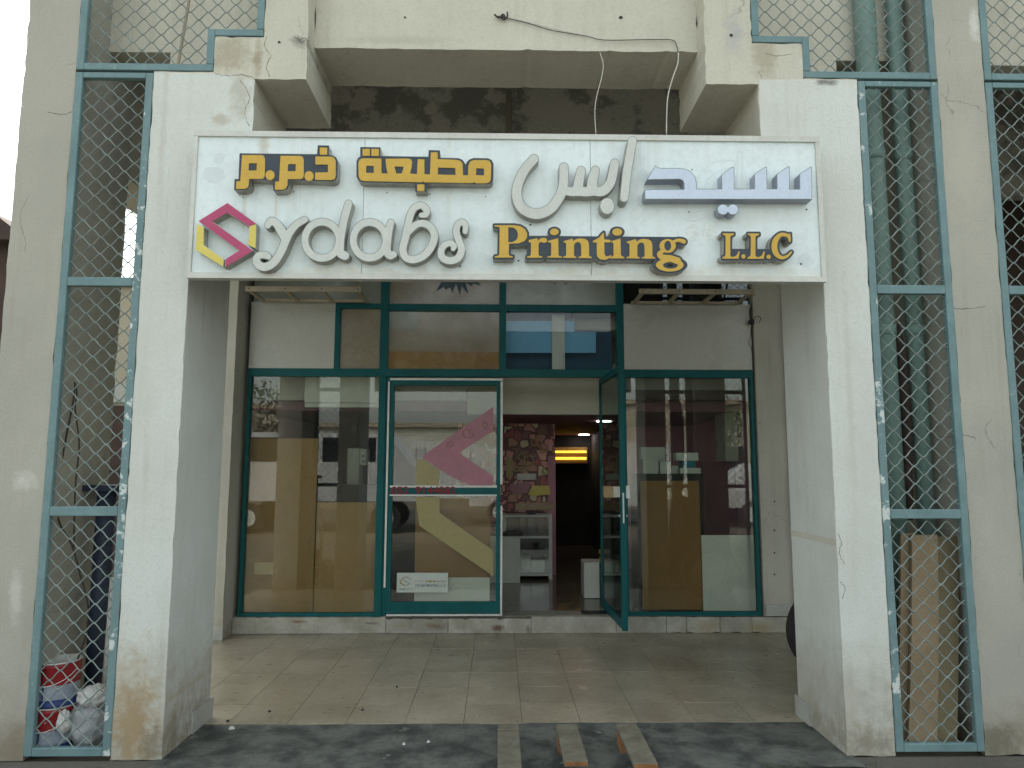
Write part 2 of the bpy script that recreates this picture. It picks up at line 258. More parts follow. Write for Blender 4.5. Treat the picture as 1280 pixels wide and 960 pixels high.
# ------------------------------------------------------------------ mesh building
class MB:
    def __init__(s): s.v = []; s.f = []; s.mi = []
    def add(s, vs, fs, mi=0):
        o = len(s.v); s.v += [tuple(v) for v in vs]; s.f += [tuple(i+o for i in f) for f in fs]; s.mi += [mi]*len(fs); return s
    def box(s, x0, x1, y0, y1, z0, z1, mi=0, j=0.0, tilt=None):
        vs = [(x, y, z) for x in (x0, x1) for y in (y0, y1) for z in (z0, z1)]
        if j: vs = [tuple(c+random.uniform(-j, j) for c in v) for v in vs]
        return s.add(vs, [(0, 1, 3, 2), (4, 6, 7, 5), (0, 4, 5, 1), (2, 3, 7, 6), (0, 2, 6, 4), (1, 5, 7, 3)], mi)
    def cbox(s, x0, x1, y0, y1, z0, z1, c=0.004, mi=0):
        """box with chamfered vertical and horizontal edges facing outwards"""
        bm = bmesh.new(); bmesh.ops.create_cube(bm, size=1.0)
        for v in bm.verts:
            v.co = Vector(((x0+x1)/2+v.co.x*(x1-x0), (y0+y1)/2+v.co.y*(y1-y0), (z0+z1)/2+v.co.z*(z1-z0)))
        bmesh.ops.bevel(bm, geom=bm.edges[:], offset=c, segments=1, affect='EDGES')
        s.add([v.co[:] for v in bm.verts], [[v.index for v in f.verts] for f in bm.faces], mi) if not bm.verts.index_update() else 0
        bm.free(); return s
    def prism(s, poly, y0, y1, mi=0, side=None, jit=0.0, step=0.0):
        """polygon in x,z extruded along y"""
        if step:
            q = []
            for i, p in enumerate(poly):
                r = poly[(i+1) % len(poly)]; n = max(1, int(math.hypot(r[0]-p[0], r[1]-p[1])/step))
                for k in range(n):
                    t = k/n; x = p[0]+(r[0]-p[0])*t; z = p[1]+(r[1]-p[1])*t
                    if k:
                        a = noise.noise(Vector((x*9, z*9, 3)))*jit*1.2 + max(0, noise.noise(Vector((x*23, z*23, 9)))-0.25)*jit*3
                        dx, dz = r[0]-p[0], r[1]-p[1]; l = math.hypot(dx, dz); x += -dz/l*a; z += dx/l*a
                    q.append((x, z))
            poly = q
        n = len(poly)
        vs = [(x, y0, z) for x, z in poly]+[(x, y1, z) for x, z in poly]
        tri = tessellate_polygon([[Vector((x, z, 0)) for x, z in poly]])
        s.add(vs, [t for t in tri], mi); o = len(s.v)-2*n
        s.f += [tuple(o+n+i for i in t[::-1]) for t in tri]; s.mi += [mi]*len(tri)
        s.f += [(o+i, o+(i+1) % n, o+n+(i+1) % n, o+n+i) for i in range(n)]; s.mi += [mi if side is None else side]*n
        return s
    def tube(s, path, r, seg=8, mi=0, caps=True):
        path = [Vector(p) for p in path]; n = len(path); rs = r if isinstance(r, (list, tuple)) else [r]*n
        vs = []; up = Vector((0, 0, 1))
        t0 = (path[1]-path[0]).normalized()
        a = t0.cross(up if abs(t0.z) < 0.9 else Vector((1, 0, 0))).normalized()
        for i, p in enumerate(path):
            t = ((path[i+1] if i < n-1 else p)-(path[i-1] if i else p)).normalized()
            a = (a-t*a.dot(t)).normalized(); b = t.cross(a)
            for k in range(seg):
                w = 2*PI*k/seg; vs.append(p+(a*math.cos(w)+b*math.sin(w))*rs[i])
        fs = [(i*seg+k, i*seg+(k+1) % seg, (i+1)*seg+(k+1) % seg, (i+1)*seg+k) for i in range(n-1) for k in range(seg)]
        if caps: fs += [tuple(range(seg))[::-1], tuple((n-1)*seg+k for k in range(seg))]
        return s.add(vs, fs, mi)
    def lathe(s, cx, cy, prof, seg=24, mi=0):
        vs = [(cx+r*math.cos(2*PI*k/seg), cy+r*math.sin(2*PI*k/seg), z) for r, z in prof for k in range(seg)]
        fs = [(i*seg+k, i*seg+(k+1) % seg, (i+1)*seg+(k+1) % seg, (i+1)*seg+k) for i in range(len(prof)-1) for k in range(seg)]
        return s.add(vs, fs, mi)
    def build(s, name, mats, parent=None, smooth=False, normals=True):
        if not isinstance(mats, (list, tuple)): mats = [mats]
        me = bpy.data.meshes.new(name); off = Vector(parent.matrix_basis.translation) if parent else Vector((0, 0, 0))
        if parent and parent.parent: off = Vector((0, 0, 0)) if parent.get('_o') is None else Vector(parent['_o'])
        if parent is not None and parent.get('_o') is not None: off = Vector(parent['_o'])
        me.from_pydata([Vector(v)-off for v in s.v], [], s.f)
        for m in mats: me.materials.append(M[m] if isinstance(m, str) else m)
        me.polygons.foreach_set('material_index', s.mi)
        if normals:
            bm = bmesh.new(); bm.from_mesh(me); bmesh.ops.recalc_face_normals(bm, faces=bm.faces); bm.to_mesh(me); bm.free()
        if smooth:
            me.polygons.foreach_set('use_smooth', [True]*len(me.polygons))
        me.update()
        o = bpy.data.objects.new(name, me); COL.objects.link(o)
        if parent is not None: o.parent = parent
        o['_o'] = tuple(off)
        return o

def thing(name, label, cat, loc=(0, 0, 0), group=None, kind=None):
    o = bpy.data.objects.new(name, None); COL.objects.link(o); o.location = loc; o['_o'] = tuple(loc)
    o.empty_display_size = 0.1
    return tag(o, label, cat, group, kind)
def tag(o, label=None, cat=None, group=None, kind=None):
    if label: o['label'] = label
    if cat: o['category'] = cat
    if group: o['group'] = group
    if kind: o['kind'] = kind
    return o
def inst(src, name, loc, parent):
    o = src.copy(); o.name = name; COL.objects.link(o); o.location = loc; o.parent = parent; return o
def bx(*a, **k): return MB().box(*a, **k)
def pbox(px0, py0, px1, py1, Y, depth, **k):
    """box whose front face fills a pixel rectangle on the plane y=Y"""
    x0, z1 = at(px0, (py0+py1)/2, Y)[0], at((px0+px1)/2, py0, Y)[1]
    x1, z0 = at(px1, (py0+py1)/2, Y)[0], at((px0+px1)/2, py1, Y)[1]
    return MB().box(x0, x1, Y, Y+depth, z0, z1, **k)

def catmull(p, n=6):
    p = np.array(p, float); q = np.vstack([2*p[0]-p[1], p, 2*p[-1]-p[-2]]); out = []
    for i in range(1, len(q)-2):
        for k in range(n):
            t = k/n; out.append(.5*((2*q[i])+(-q[i-1]+q[i+1])*t+(2*q[i-1]-5*q[i]+4*q[i+1]-q[i+2])*t*t+(-q[i-1]+3*q[i]-3*q[i+1]+q[i+2])*t**3))
    out.append(q[-2]); return np.array(out)

# ------------------------------------------------------------------ ground
sheet = MB().add([(-400, -400, -0.012), (400, -400, -0.012), (400, 400, -0.012), (-400, 400, -0.012)], [(0, 1, 2, 3)])
tag(sheet.build('ground', 'ground'), 'sandy ground all around the shop', kind='structure')
tag(MB().add([(-200, -16, -0.006), (200, -16, -0.006), (200, -8.5, -0.006), (-200, -8.5, -0.006)], [(0, 1, 2, 3)]).build('road', 'road'), 'asphalt street in front of the shop', kind='structure')
tag(bx(-8, 9, -4.8, 0.0, -0.2, -0.004).build('forecourt', 'yard'), 'dirty concrete forecourt', kind='structure')

# dark cement strip with uneven surface
def relief_sheet(x0, x1, y0, y1, z, amp, nx, ny):
    mb = MB(); vs = []
    for j in range(ny+1):
        for i in range(nx+1):
            x = x0+(x1-x0)*i/nx; y = y0+(y1-y0)*j/ny
            if j == 0: y += .03*noise.noise(Vector((x*4, 0, 7)))+.012*noise.noise(Vector((x*17, 0, 3)))
            if j == ny: y += .006*noise.noise(Vector((x*9, 2, 7)))
            vs.append((x, y, z+amp*noise.noise(Vector((x*3, y*3, 1)))+amp*0.4*noise.noise(Vector((x*14, y*14, 5)))))
    mb.add(vs, [(j*(nx+1)+i, j*(nx+1)+i+1, (j+1)*(nx+1)+i+1, (j+1)*(nx+1)+i) for j in range(ny) for i in range(nx)])
    return mb
tag(relief_sheet(-1.69, 1.79, -0.14, 0.475, 0.003, 0.005, 120, 30).build('cement_apron', 'apron', smooth=True), 'dark patched cement strip in front of the tiles', kind='structure')

# tiled portico floor: bed + tiles as parts
floor = thing('portico_floor', 'beige square floor tiles under the portico', None, (0, 0, 0), kind='structure')
MB().box(-2.64, 6.2, 0.475, 2.69, -0.1, 0.001).build('mortar_bed', 'grout', floor)
TS = 0.3333; t0 = None; gap = 0.0009
xs0 = at(580, 900, fl(580, 900)[1])[0]
xs0 -= math.floor((xs0+2.64)/TS)*TS
nt_ = 0
for j in range(7):
    for i in range(-1, 19):
        xa = xs0+i*TS; xb = xa+TS; ya = 0.478+j*TS; yb = min(ya+TS, 2.688)
        if xb < -2.6 or ya > 2.66: continue
        if t0 is None:
            h = TS/2-gap/1.0
            mb = MB()
            mb.add([(-h, -h, 0), (h, -h, 0), (h, h, 0), (-h, h, 0), (-h+.0007, -h+.0007, .005), (h-.0007, -h+.0007, .005), (h-.0007, h-.0007, .005), (-h+.0007, h-.0007, .005)],
                   [(4, 5, 6, 7), (0, 1, 5, 4), (1, 2, 6, 5), (2, 3, 7, 6), (3, 0, 4, 7)])
            t0 = mb.build('tile', 'tile', floor); t0.location = ((xa+xb)/2, ya+TS/2, 0.0)
            t0.rotation_euler = (0.001, 0, 0)
        else:
            o = inst(t0, 'tile', ((xa+xb)/2, ya+TS/2, random.uniform(-.0006, .0012)), floor)
            o.rotation_euler = (random.uniform(-.0012, .0012), random.uniform(-.0012, .0012), 0)
            if ya+TS > 2.69: o.scale = (1, (2.688-ya)/TS, 1); o.location.y = (ya+2.688)/2
        nt_ += 1

# ------------------------------------------------------------------ the building
DP = 0.58
bld = thing('shop_building', 'cream plastered shop building with stepped portico and heavy square pillars', 'building', (0, 0, 0))
TOP = 7.6
zs0 = 3.626; zs1 = 3.836
XLo, XLi, XRi, XRo = -1.9235, -1.6726, 1.7642, 2.0110
CL, CR = -1.367, 1.449; BL, BR = -1.083, 1.1543
s1L, s2L = -1.596, -1.326; s1R, s2R = 1.706, 1.422
left = [(XLo, 0), (XLi, 0), (XLi, 2.62), (CL, 2.62), (CL, 3.589), (BL, 3.589), (BL, TOP), (s2L, TOP), (s2L, zs1), (s1L, zs1), (s1L, zs0), (XLo, zs0)]
right = [(XRi, 0), (XRo, 0), (XRo, zs0), (s1R, zs0), (s1R, zs1), (s2R, zs1), (s2R, TOP), (BR, TOP), (BR, 3.589), (CR, 3.589), (CR, 2.62), (XRi, 2.62)]
# lower shafts painted white, corbels above cream
def split(poly, lo):
    return poly
lowL = [(XLo, 0), (XLi, 0), (XLi, 2.62), (CL, 2.62), (CL, 3.42), (-1.46, 3.46), (s1L+.03, 3.60), (XLo, zs0-.002)]
MB().prism(left, 0.0, DP, jit=0.006, step=0.03).build('pillar', 'plaster', bld)
MB().prism(right, 0.0, DP, jit=0.006, step=0.03).build('pillar', 'plaster', bld)
# thin coat of white paint on the shafts (its own layer, 2 mm proud)
MB().prism([(XLo+.004, 0.004), (XLi+.002, 0.004), (XLi+.002, 2.615), (CL+.002, 2.615), (CL+.002, 3.575), (-1.47, 3.60), (-1.62, 3.618), (XLo+.004, 3.618)], -0.003, 0.0-0.0005, jit=0.004, step=0.04).build('white_paint_coat', 'pillar', bld)
MB().prism([(XRi-.002, 0.004), (XRo-.004, 0.004), (XRo-.004, 3.618), (1.452, 3.618), (1.447, 2.615), (XRi-.002, 2.615)], -0.003, 0.0-0.0005, jit=0.003, step=0.04).build('white_paint_coat', 'pillar', bld)
MB().box(XLi+.0005, XLi+.003, 0.002, DP-.004, 0.004, 2.615).build('white_paint_coat', 'pillar', bld)
MB().box(XRi-.003, XRi-.0005, 0.002, DP-.004, 0.004, 2.615).build('white_paint_coat', 'pillar', bld)
# beam between the brackets
MB().prism([(BL+.001, 3.864), (BR-.001, 3.864), (BR-.001, TOP), (BL+.001, TOP)], 0.14, 0.556, jit=0.006, step=0.03).build('beam', 'plaster', bld)
# piers beside the grilles
MB().prism([(-2.637, 0), (-2.352, 0), (-2.352, TOP), (-2.637, TOP)], 0.0, 0.607, jit=0.005, step=0.05).build('pier', 'pier', bld)
MB().prism([(2.470, 0), (2.738, 0), (2.738, TOP), (2.470, TOP)], 0.0, 0.607, jit=0.005, step=0.05).build('pier', 'pier', bld)
# next bay to the right
MB().prism([(3.19, 0), (3.50, 0), (3.50, zs0), (3.90, zs0), (3.90, zs1), (4.17, zs1), (4.17, TOP), (8.2, TOP), (8.2, 0), (7.9, 0), (7.9, 3.4), (3.62, 3.4), (3.48, 0)][:3]+[(3.9, zs0), (3.9, TOP), (6.5, TOP), (6.5, 3.3), (3.45, 3.3), (3.45, 0)], 0.0, DP, jit=0.004, step=0.08).build('pillar', 'plaster', bld)
# niche walls behind the upper grilles
YN = 0.30
def niche(x0, x1, slot0, slot1, zb, xend):
    m = MB(); m.box(x0, x1, YN, YN+0.12, zb, TOP)
    m.box(slot1, xend, YN, YN+0.12, 3.2, zb-.001) if slot1 < xend else None
    return m
zb = at(160, 65, YN)[1]
m = MB(); m.box(-2.351, s2L-.001, YN, YN+.14, zb, TOP); m.box(at(213, 70, YN)[0], s1L-.001, YN, YN+.14, 3.628, zb-.001); m.box(s1L, s2L-.001, YN, YN+.14, 3.838, zb-.001)
m.build('niche_wall', 'plaster', bld)
m = MB(); m.box(s2R+.001, 2.469, YN, YN+.14, zb, TOP); m.box(s1R+.002, at(1045, 78, YN)[0], YN, YN+.14, 3.628, zb-.001); m.box(s2R+.001, s1R, YN, YN+.14, 3.838, zb-.001)
m.build('niche_wall', 'plaster', bld)
bx(2.739, 3.9, YN, YN+.14, zb-.02, TOP).build('niche_wall', 'plaster', bld)
# corridor shell
bx(-2.64, 6.5, 0.61, 2.9, 5.10, 5.25).build('corridor_ceiling', 'inner', bld)
bx(-2.637, -2.36, 0.608, 2.44, 3.26, 5.10).build('end_lintel', 'inner', bld)
bx(6.3, 6.5, 0.58, 2.7, 0, 5.1).build('end_wall', 'inner', bld)
bx(-2.637, 6.5, 2.70, 2.90, 3.95, 5.10).build('rear_wall', 'peel', bld)
MB().prism([(-2.637, 0), (-2.3137, 0), (-2.3137, 5.1), (-2.637, 5.1)], 2.4417, 2.9, jit=0.004, step=0.06).build('pilaster', 'inner', bld)
MB().prism([(2.335, 0.15), (2.60, 0.15), (2.60, 5.1), (2.335, 5.1)], 2.64, 2.9, jit=0.002, step=0.08).build('door_pier', 'inner', bld)
bx(2.655, 6.3, 2.62, 2.9, 0.0, 3.95).build('shade_brown_wall', 'slate', bld)  # corridor wall in shade, its darkness put into the brown colour
bx(2.612, 2.648, 2.60, 2.64, 0.15, 3.9).build('rusty_pipe', 'rust', bld)
# outer envelope (roof, side and rear walls) that shades the shop
bx(-2.637, 6.5, 0.15, 12.0, TOP+.01, TOP+.25).build('roof', 'inner', bld)
bx(-2.637, -2.45, 2.901, 12.0, 0, TOP).build('side_wall', 'inner', bld)
bx(6.32, 6.5, 2.901, 12.0, 0, TOP).build('side_wall', 'inner', bld)
bx(-2.44, 6.31, 11.8, 12.0, 0, TOP).build('back_wall', 'inner', bld)
bx(-2.34, s2L, 0.441, 0.60, 5.26, TOP).build('upper_wall', 'inner', bld)
bx(2.45, 6.5, 0.60, 0.75, 4.4, TOP-.01).build('upper_wall', 'inner', bld)
bx(-2.637, -2.36, 0.61, 2.89, 5.26, TOP-.01).build('upper_wall', 'inner', bld)
# skirting tiles
bx(XLi+.0035, XLi+.016, 0.33, 0.60, 0.006, 0.12, j=.002).build('skirting', 'skirt', bld)
bx(XRi-.016, XRi-.0035, 0.40, 0.60, 0.006, 0.12, j=.002).build('skirting', 'skirt', bld)
bx(-2.40, -2.305, 2.425, 2.441, 0.006, 0.12, j=.002).build('skirting', 'skirt', bld)
bx(2.345, 2.595, 2.622, 2.638, 0.155, 0.255).build('skirting', 'skirt', bld)
# small holes and screw marks
for px, py, Y, r in [(506, 22, .14, .007), (776, 22, .14, .012), (349, 53, 0, .008), (914, 44, 0, .011)]:
    x, z = at(px, py, Y)
    m = MB(); n = 9
    pts = [(x+r*random.uniform(.6, 1.2)*math.cos(2*PI*k/n), z+r*.8*random.uniform(.6, 1.2)*math.sin(2*PI*k/n)) for k in range(n)]
    m.prism(pts, Y-.0035, Y+.002); m.build('fixing_hole', 'black', bld)
for py in (663, 691, 718, 627):
    x, z = at(968, py, 2.64); MB().tube([(x, 2.634, z), (x, 2.642, z)], .007, 8).build('screw', 'black', bld)

# cracks in the render
def crack(pts, Y, w=.0013):
    rc = random.Random(int(pts[0][0])); q = catmull(pts, 7)
    P = [(at(x+rc.uniform(-.8, .8), y+rc.uniform(-.8, .8), Y)) for x, y in q]
    MB().tube([(x, Y-.0003, z) for x, z in P], [w*rc.uniform(.4, 1.2) for _ in P], 4).build('crack', 'darkcable', bld)
for pts, Y in (([(268, 91), (285, 95), (302, 93), (318, 97)], -.003), ([(333, 46), (331, 58), (338, 70), (333, 84), (338, 96)], 0), ([(368, 46), (374, 50), (380, 47), (386, 52)], 0), ([(372, 44), (376, 53), (383, 50)], 0),
               ([(300, 100), (312, 120), (306, 140), (311, 158)], -.003), ([(955, 66), (970, 70), (990, 68)], 0), ([(948, 88), (952, 100), (949, 108)], 0), ([(1176, 545), (1190, 547), (1204, 543), (1220, 548)], 0), ([(1180, 383), (1200, 386), (1232, 384)], 0),
               ([(60, 140), (78, 143), (90, 140)], 0), ([(1048, 668), (1052, 678), (1049, 690), (1055, 705)], -.003), ([(1050, 727), (1056, 735), (1053, 748)], -.003)):
    crack(pts, Y)
# ------------------------------------------------------------------ threshold step
step = thing('threshold_step', 'worn pale marble step below the shopfront', None, (0, 0, 0), kind='structure')
bx(-2.31, 2.64, 2.70, 2.9, 0.0, 0.146).build('core', 'grout', step)
edges = [288, 482, 560, 664, 770, 833, 858, 900, 940, 985]
for i, (a, b) in enumerate(zip(edges[:-1], edges[1:])):
    xa = max(at(a, 785, 2.66)[0], -2.31); xb = at(b, 785, 2.66)[0]
    top = 0.146-(.014 if i in (1, 2) else .004 if i > 5 else 0)
    pts = [(xa+.002, .008)]
    n = max(3, int((xb-xa)/.03))
    for k in range(n+1): pts.append((xa+.002+(xb-xa-.004)*k/n, .008+max(0, noise.noise(Vector((xa*5+k*.4, 0, 2))))*(.014 if i > 4 else .004)))
    for k in range(n, -1, -1): pts.append((xa+.002+(xb-xa-.004)*k/n, top-max(0, noise.noise(Vector((xa*7+k*.5, 4, 2))))*(.03 if i in (1, 2) else .008)))
    MB().prism(pts[1:], 2.655, 2.70).build('slab', 'marble', step)
bx(-2.31, 2.335, 2.672, 2.9, 0.1465, 0.15).build('tread', 'marble', step)

# ------------------------------------------------------------------ shopfront
YF = 2.66
sf = thing('shopfront', 'teal aluminium shopfront with transom panes and two glazed doors', 'shopfront', (0, YF, 0.15))
def bar(px0, py0, px1, py1, name='frame_bar', m='teal', Y=YF, d=0.06, parent=sf): return pbox(px0, py0, px1, py1, Y, d).build(name, m, parent)
zt = 3.9
def vbar(pxa, pxb, pya, z0, z1, Y=YF, d=0.062, name='mullion'):
    xa = at(pxa, pya, Y)[0]; xb = at(pxb, pya, Y)[0]
    return MB().box(xa, xb, Y, Y+d, z0, z1).build(name, 'teal', sf)
zh0, zh1 = at(640, 471, YF)[1], at(640, 461.5, YF)[1]
zm0, zm1 = at(640, 389, YF)[1], at(640, 380.5, YF)[1]
x312 = at(312, 600, YF)[0]
XL0, XR0 = -2.272, 2.318
m1a, m1b = at(475, 430, YF)[0], at(485, 430, YF)[0]
m2a, m2b = at(624, 430, YF)[0], at(632.5, 430, YF)[0]
m3a, m3b = at(771, 430, YF)[0], at(780, 430, YF)[0]
for a, b in ((m1a, m1b), (m2a, m2b), (m3a, m3b)): MB().box(a, b, YF-.002, YF+.062, zh1-.001, zt).build('mullion', 'teal', sf)
MB().box(m1a, m1b-.012, YF-.002, YF+.062, 0.151, zh0+.001).build('mullion', 'teal', sf)
MB().box(m3a+.01, m3b+.01, YF-.002, YF+.062, 0.151, zh0+.001).build('mullion', 'teal', sf)
MB().box(XL0, XR0, YF, YF+.06, zh0, zh1).build('header_rail', 'teal', sf)
MB().box(m1b+.001, m2a-.001, YF, YF+.06, zm0, zm1).build('transom_rail', 'teal', sf)
MB().box(m2b+.001, m3a-.001, YF, YF+.06, zm0, zm1).build('transom_rail', 'teal', sf)
x422a, x422b = at(418, 430, YF)[0], at(424.5, 430, YF)[0]
MB().box(x422a, x422b, YF, YF+.06, zh1+.001, zm1).build('mullion', 'teal', sf)
MB().box(x422b+.001, m1a-.001, YF, YF+.06, zm0+.02, zm1).build('transom_rail', 'teal', sf)
MB().box(XL0, XL0+.028, YF, YF+.06, 0.151, zh0-.001).build('jamb', 'teal', sf)
MB().box(XR0-.028, XR0, YF, YF+.06, 0.151, zh0-.001).build('jamb', 'teal', sf)
MB().box(XL0+.029, m1a-.001, YF, YF+.06, 0.151, 0.178).build('sill_rail', 'teal', sf)
MB().box(m3b+.012, XR0-.029, YF, YF+.06, 0.151, 0.182).build('sill_rail', 'teal', sf)
for x0, x1 in ((XL0+.01, m1a-.002), (m3b+.002, XR0)): MB().box(x0, x1, YF+.004, YF+.06, 3.86, 3.93).build('header_rail', 'teal', sf)
# panes
def pane(x0, x1, z0, z1, m='glass', Y=YF+.03, parent=sf, name='pane'):
    return MB().box(x0, x1, Y, Y+.006, z0, z1).build(name, m, parent)
pane(XL0+.028, m1a, 0.178, zh0)
pane(m3b+.011, XR0-.028, 0.182, zh0)
pane(m2b, m3a, zh1, zm0, 'lowglass')
bx(m2b, m3a, YF+.30, YF+.32, zh1, zm0+.01).build('inner_board', 'navyboard', sf)
MB().prism([at(x, y, 2.83) for x, y in [(630, 401), (718, 401), (718, 415), (745, 415), (745, 441), (630, 441)]], 2.83, 2.834).build('painted_blue_light', 'paleblue', sf)  # added sheet, light in the transom pane painted as pale blue
MB().prism([at(x, y, 2.84) for x, y in [(630, 389), (718, 389), (718, 400.8), (630, 400.8)]], 2.84, 2.844).build('painted_grey_blue_light', 'greyblue', sf)  # upper strip of the same pane light, painted grey blue
tb = pane(m1b, m2a, zh1, zm0, 'frosted')
x0, z0 = at(496, 439.5, YF+.028); MB().box(m1b+.002, m2a-.002, YF+.026, YF+.0295, zh1+.001, z0).build('tan_strip', 'tanfilm', sf)
z1_ = at(496, 411, YF+.028)[1]; xa = at(522, 400, YF+.028)[0]
MB().box(m1b+.003, xa, YF+.026, YF+.0295, z1_, zm0-.001).build('film_patch', 'frosted2', sf)
pane(x422b, m1a, zh1, zm0+.02, 'frosted')
pane(m1b, m2a, zm1, 3.86, 'frosted'); pane(m2b, m3a, zm1, 3.86, 'frosted2')
pane(XL0+.01, m1a, zm1+.002, 3.86, 'frosted2'); pane(m3b, XR0-.01, zm1+.002, 3.86, 'blueglass')
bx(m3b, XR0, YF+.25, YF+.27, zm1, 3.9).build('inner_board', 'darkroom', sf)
# paper band standing behind the blue pane
bx(at(690, 430, 2.8)[0], at(706, 430, 2.8)[0], 2.80, 2.806, zh1, zm0).build('paper_band', 'white', sf)
# starburst stickers
def star(pxc, pyc, r1, r2, n, pane_y, seedv):
    rnd = random.Random(seedv); pts = []
    for k in range(n*2):
        a = 2*PI*k/(n*2); r = (r1 if k % 2 else r2)*rnd.uniform(.82, 1.12)
        pts.append(at(pxc+r*math.cos(a), pyc+r*.8*math.sin(a), pane_y))
    MB().prism(pts, pane_y-.001, pane_y+.001).build('starburst_sticker', 'film_blue', sf)
star(570, 335, 30, 41, 26, YF+.027, 1); star(700, 330, 24, 33, 14, YF+.027, 2)
# grey infill boards
MB().box(XL0-.0, x422a-.001, YF+.004, YF+.04, zh1+.001, zm1+.012).build('infill_board', 'panel', sf)
MB().box(m3b+.001, XR0-.005, YF-.006, YF+.03, zh1+.002, zm1+.01).build('infill_board', 'panel', sf)
# caulk lines next to boards
# closed door leaf
door = thing('x', None, None); bpy.data.objects.remove(door)
dx0, dx1 = at(483, 620, YF)[0], at(627.5, 620, YF)[0]
dzt, dzb = at(555, 473, YF)[1], 0.158
def sub(name, parent, loc=None):
    o = bpy.data.objects.new(name, None); COL.objects.link(o); o.parent = parent; o['_o'] = tuple(parent['_o']); return o
def door_leaf_part(): pass
door = MB().box(dx0+.018, dx0+.052, YF-.004, YF+.04, dzb+.02, dzt-.02).build('door', 'teal', sf)
def dpart(x0, x1, z0, z1, name, m='teal', y0=-.004, y1=.04): return MB().box(x0, x1, YF+y0, YF+y1, z0, z1).build(name, m, door)
dpart(dx1-.052, dx1-.018, dzb+.02, dzt-.02, 'stile')
dpart(dx0+.0525, dx1-.0525, dzt-.062, dzt-.02, 'top_rail')
dpart(dx0+.0525, dx1-.0525, dzb+.02, dzb+.115, 'bottom_rail')
zr0, zr1 = at(555, 618, YF)[1], at(555, 609.5, YF)[1]
dpart(dx0+.0525, dx1-.0525, zr0, zr1, 'middle_rail')
dpart(dx0+.03, dx1-.045, zr1+.001, zr1+.018, 'white_edge', 'alu', -.008)
dpart(dx0+.03, dx1-.045, zr0-.013, zr0-.001, 'white_edge', 'alu', -.008)
dpart(dx0-.006, dx0+.010, dzb+.24, dzt-.03, 'white_edge', 'alu', -.009)
dpart(dx1-.016, dx1+.004, zr1+.03, dzt-.03, 'white_edge', 'alu', -.009)
dpart(dx1-.012, dx1+.004, dzb-.002, zr0-.10, 'white_edge', 'alu', -.009)
dpart(dx0+.01, dx1+.003, dzt-.0185, dzt+.001, 'white_edge', 'alu', -.009)
dpart(dx0+.02, dx1-.014, dzb-.002, dzb+.012, 'white_edge', 'alu', -.009)
dpart(dx0+.011, dx0+.0175, dzb+.02, dzt-.02, 'stile_edge', 'teal', .004)
dpart(dx1-.0175, dx1-.0165, dzb+.02, dzt-.02, 'stile_edge', 'teal', .004)
dpart(dx0+.05, dx1-.05, zr1+.018, dzt-.06, 'pane', 'glass', .015, .021)
dpart(dx0+.05, dx1-.05, dzb+.11, zr0-.013, 'pane', 'glass', .015, .021)
MB().box(m1b-.0115, dx0+.010, YF+.012, YF+.058, .151, zh0-.001).build('jamb', 'teal', sf)
# giant window logo film (inside of the glass), cut by the door rail
YS = YF+.0125
def film(pts, m, name='logo_film', dy=0): MB().prism([at(x, y, YS) for x, y in pts], YS+dy, YS+dy+.0012).build(name, m, door)
film([(616.5, 508.5), (616.5, 539), (573.5, 566), (603, 586), (616.5, 595), (616.5, 607), (590, 607), (566, 597), (527.5, 572), (531, 568)], 'film_pink')
film([(527, 573), (551, 588), (549, 590), (549, 607), (520, 607), (521, 575)], 'film_olive', dy=.0015)
film([(519.5, 621), (549.5, 621), (549.5, 641), (616.5, 688), (616.5, 720), (565, 685), (524, 657)], 'film_olive')
def curl(cx, cy, r, t):
    pts = [at(cx+(r*(1-.6*k/14))*math.cos(k*.45+t), cy+(r*(1-.6*k/14))*math.sin(k*.45+t), YS) for k in range(15)]
    MB().tube([(x, YS-.002, z) for x, z in pts], .0025, 4).build('curl_mark', 'tanfilm', door)
for c in ((584, 541, 8, 0), (563, 556, 5, 2), (607, 531, 5, 1)): curl(*c)
# phone number
def text(body, px0, py0, px1, py1, Y, m, parent, name, bold=.02):
    cu = bpy.data.curves.new(name, 'FONT'); cu.body = body; cu.size = 1; cu.offset = bold
    o = bpy.data.objects.new(name, cu); COL.objects.link(o)
    bpy.context.view_layer.update()
    me = bpy.data.meshes.new_from_object(o.evaluated_get(bpy.context.evaluated_depsgraph_get()))
    bpy.data.objects.remove(o)
    v = np.array([p.co[:] for p in me.vertices]); lo, hi = v.min(0), v.max(0)
    xa, z1 = at(px0, (py0+py1)/2, Y)[0], at((px0+px1)/2, py0, Y)[1]; xb, z0 = at(px1, (py0+py1)/2, Y)[0], at((px0+px1)/2, py1, Y)[1]
    off = Vector(parent['_o'])
    for p in me.vertices:
        a = (p.co.x-lo[0])/(hi[0]-lo[0]); b = (p.co.y-lo[1])/(hi[1]-lo[1])
        p.co = Vector((xa+(xb-xa)*a, Y, z0+(z1-z0)*b))-off
    me.materials.clear(); me.materials.append(M[m])
    o = bpy.data.objects.new(name, me); COL.objects.link(o); o.parent = parent; o['_o'] = parent['_o']; return o
text('052', 489, 608, 511, 617.8, YF-.0125, 'darkred', door, 'phone_number', .02)
text('9144882', 519, 608, 570, 617.8, YF-.0125, 'darkred', door, 'phone_number', .02)
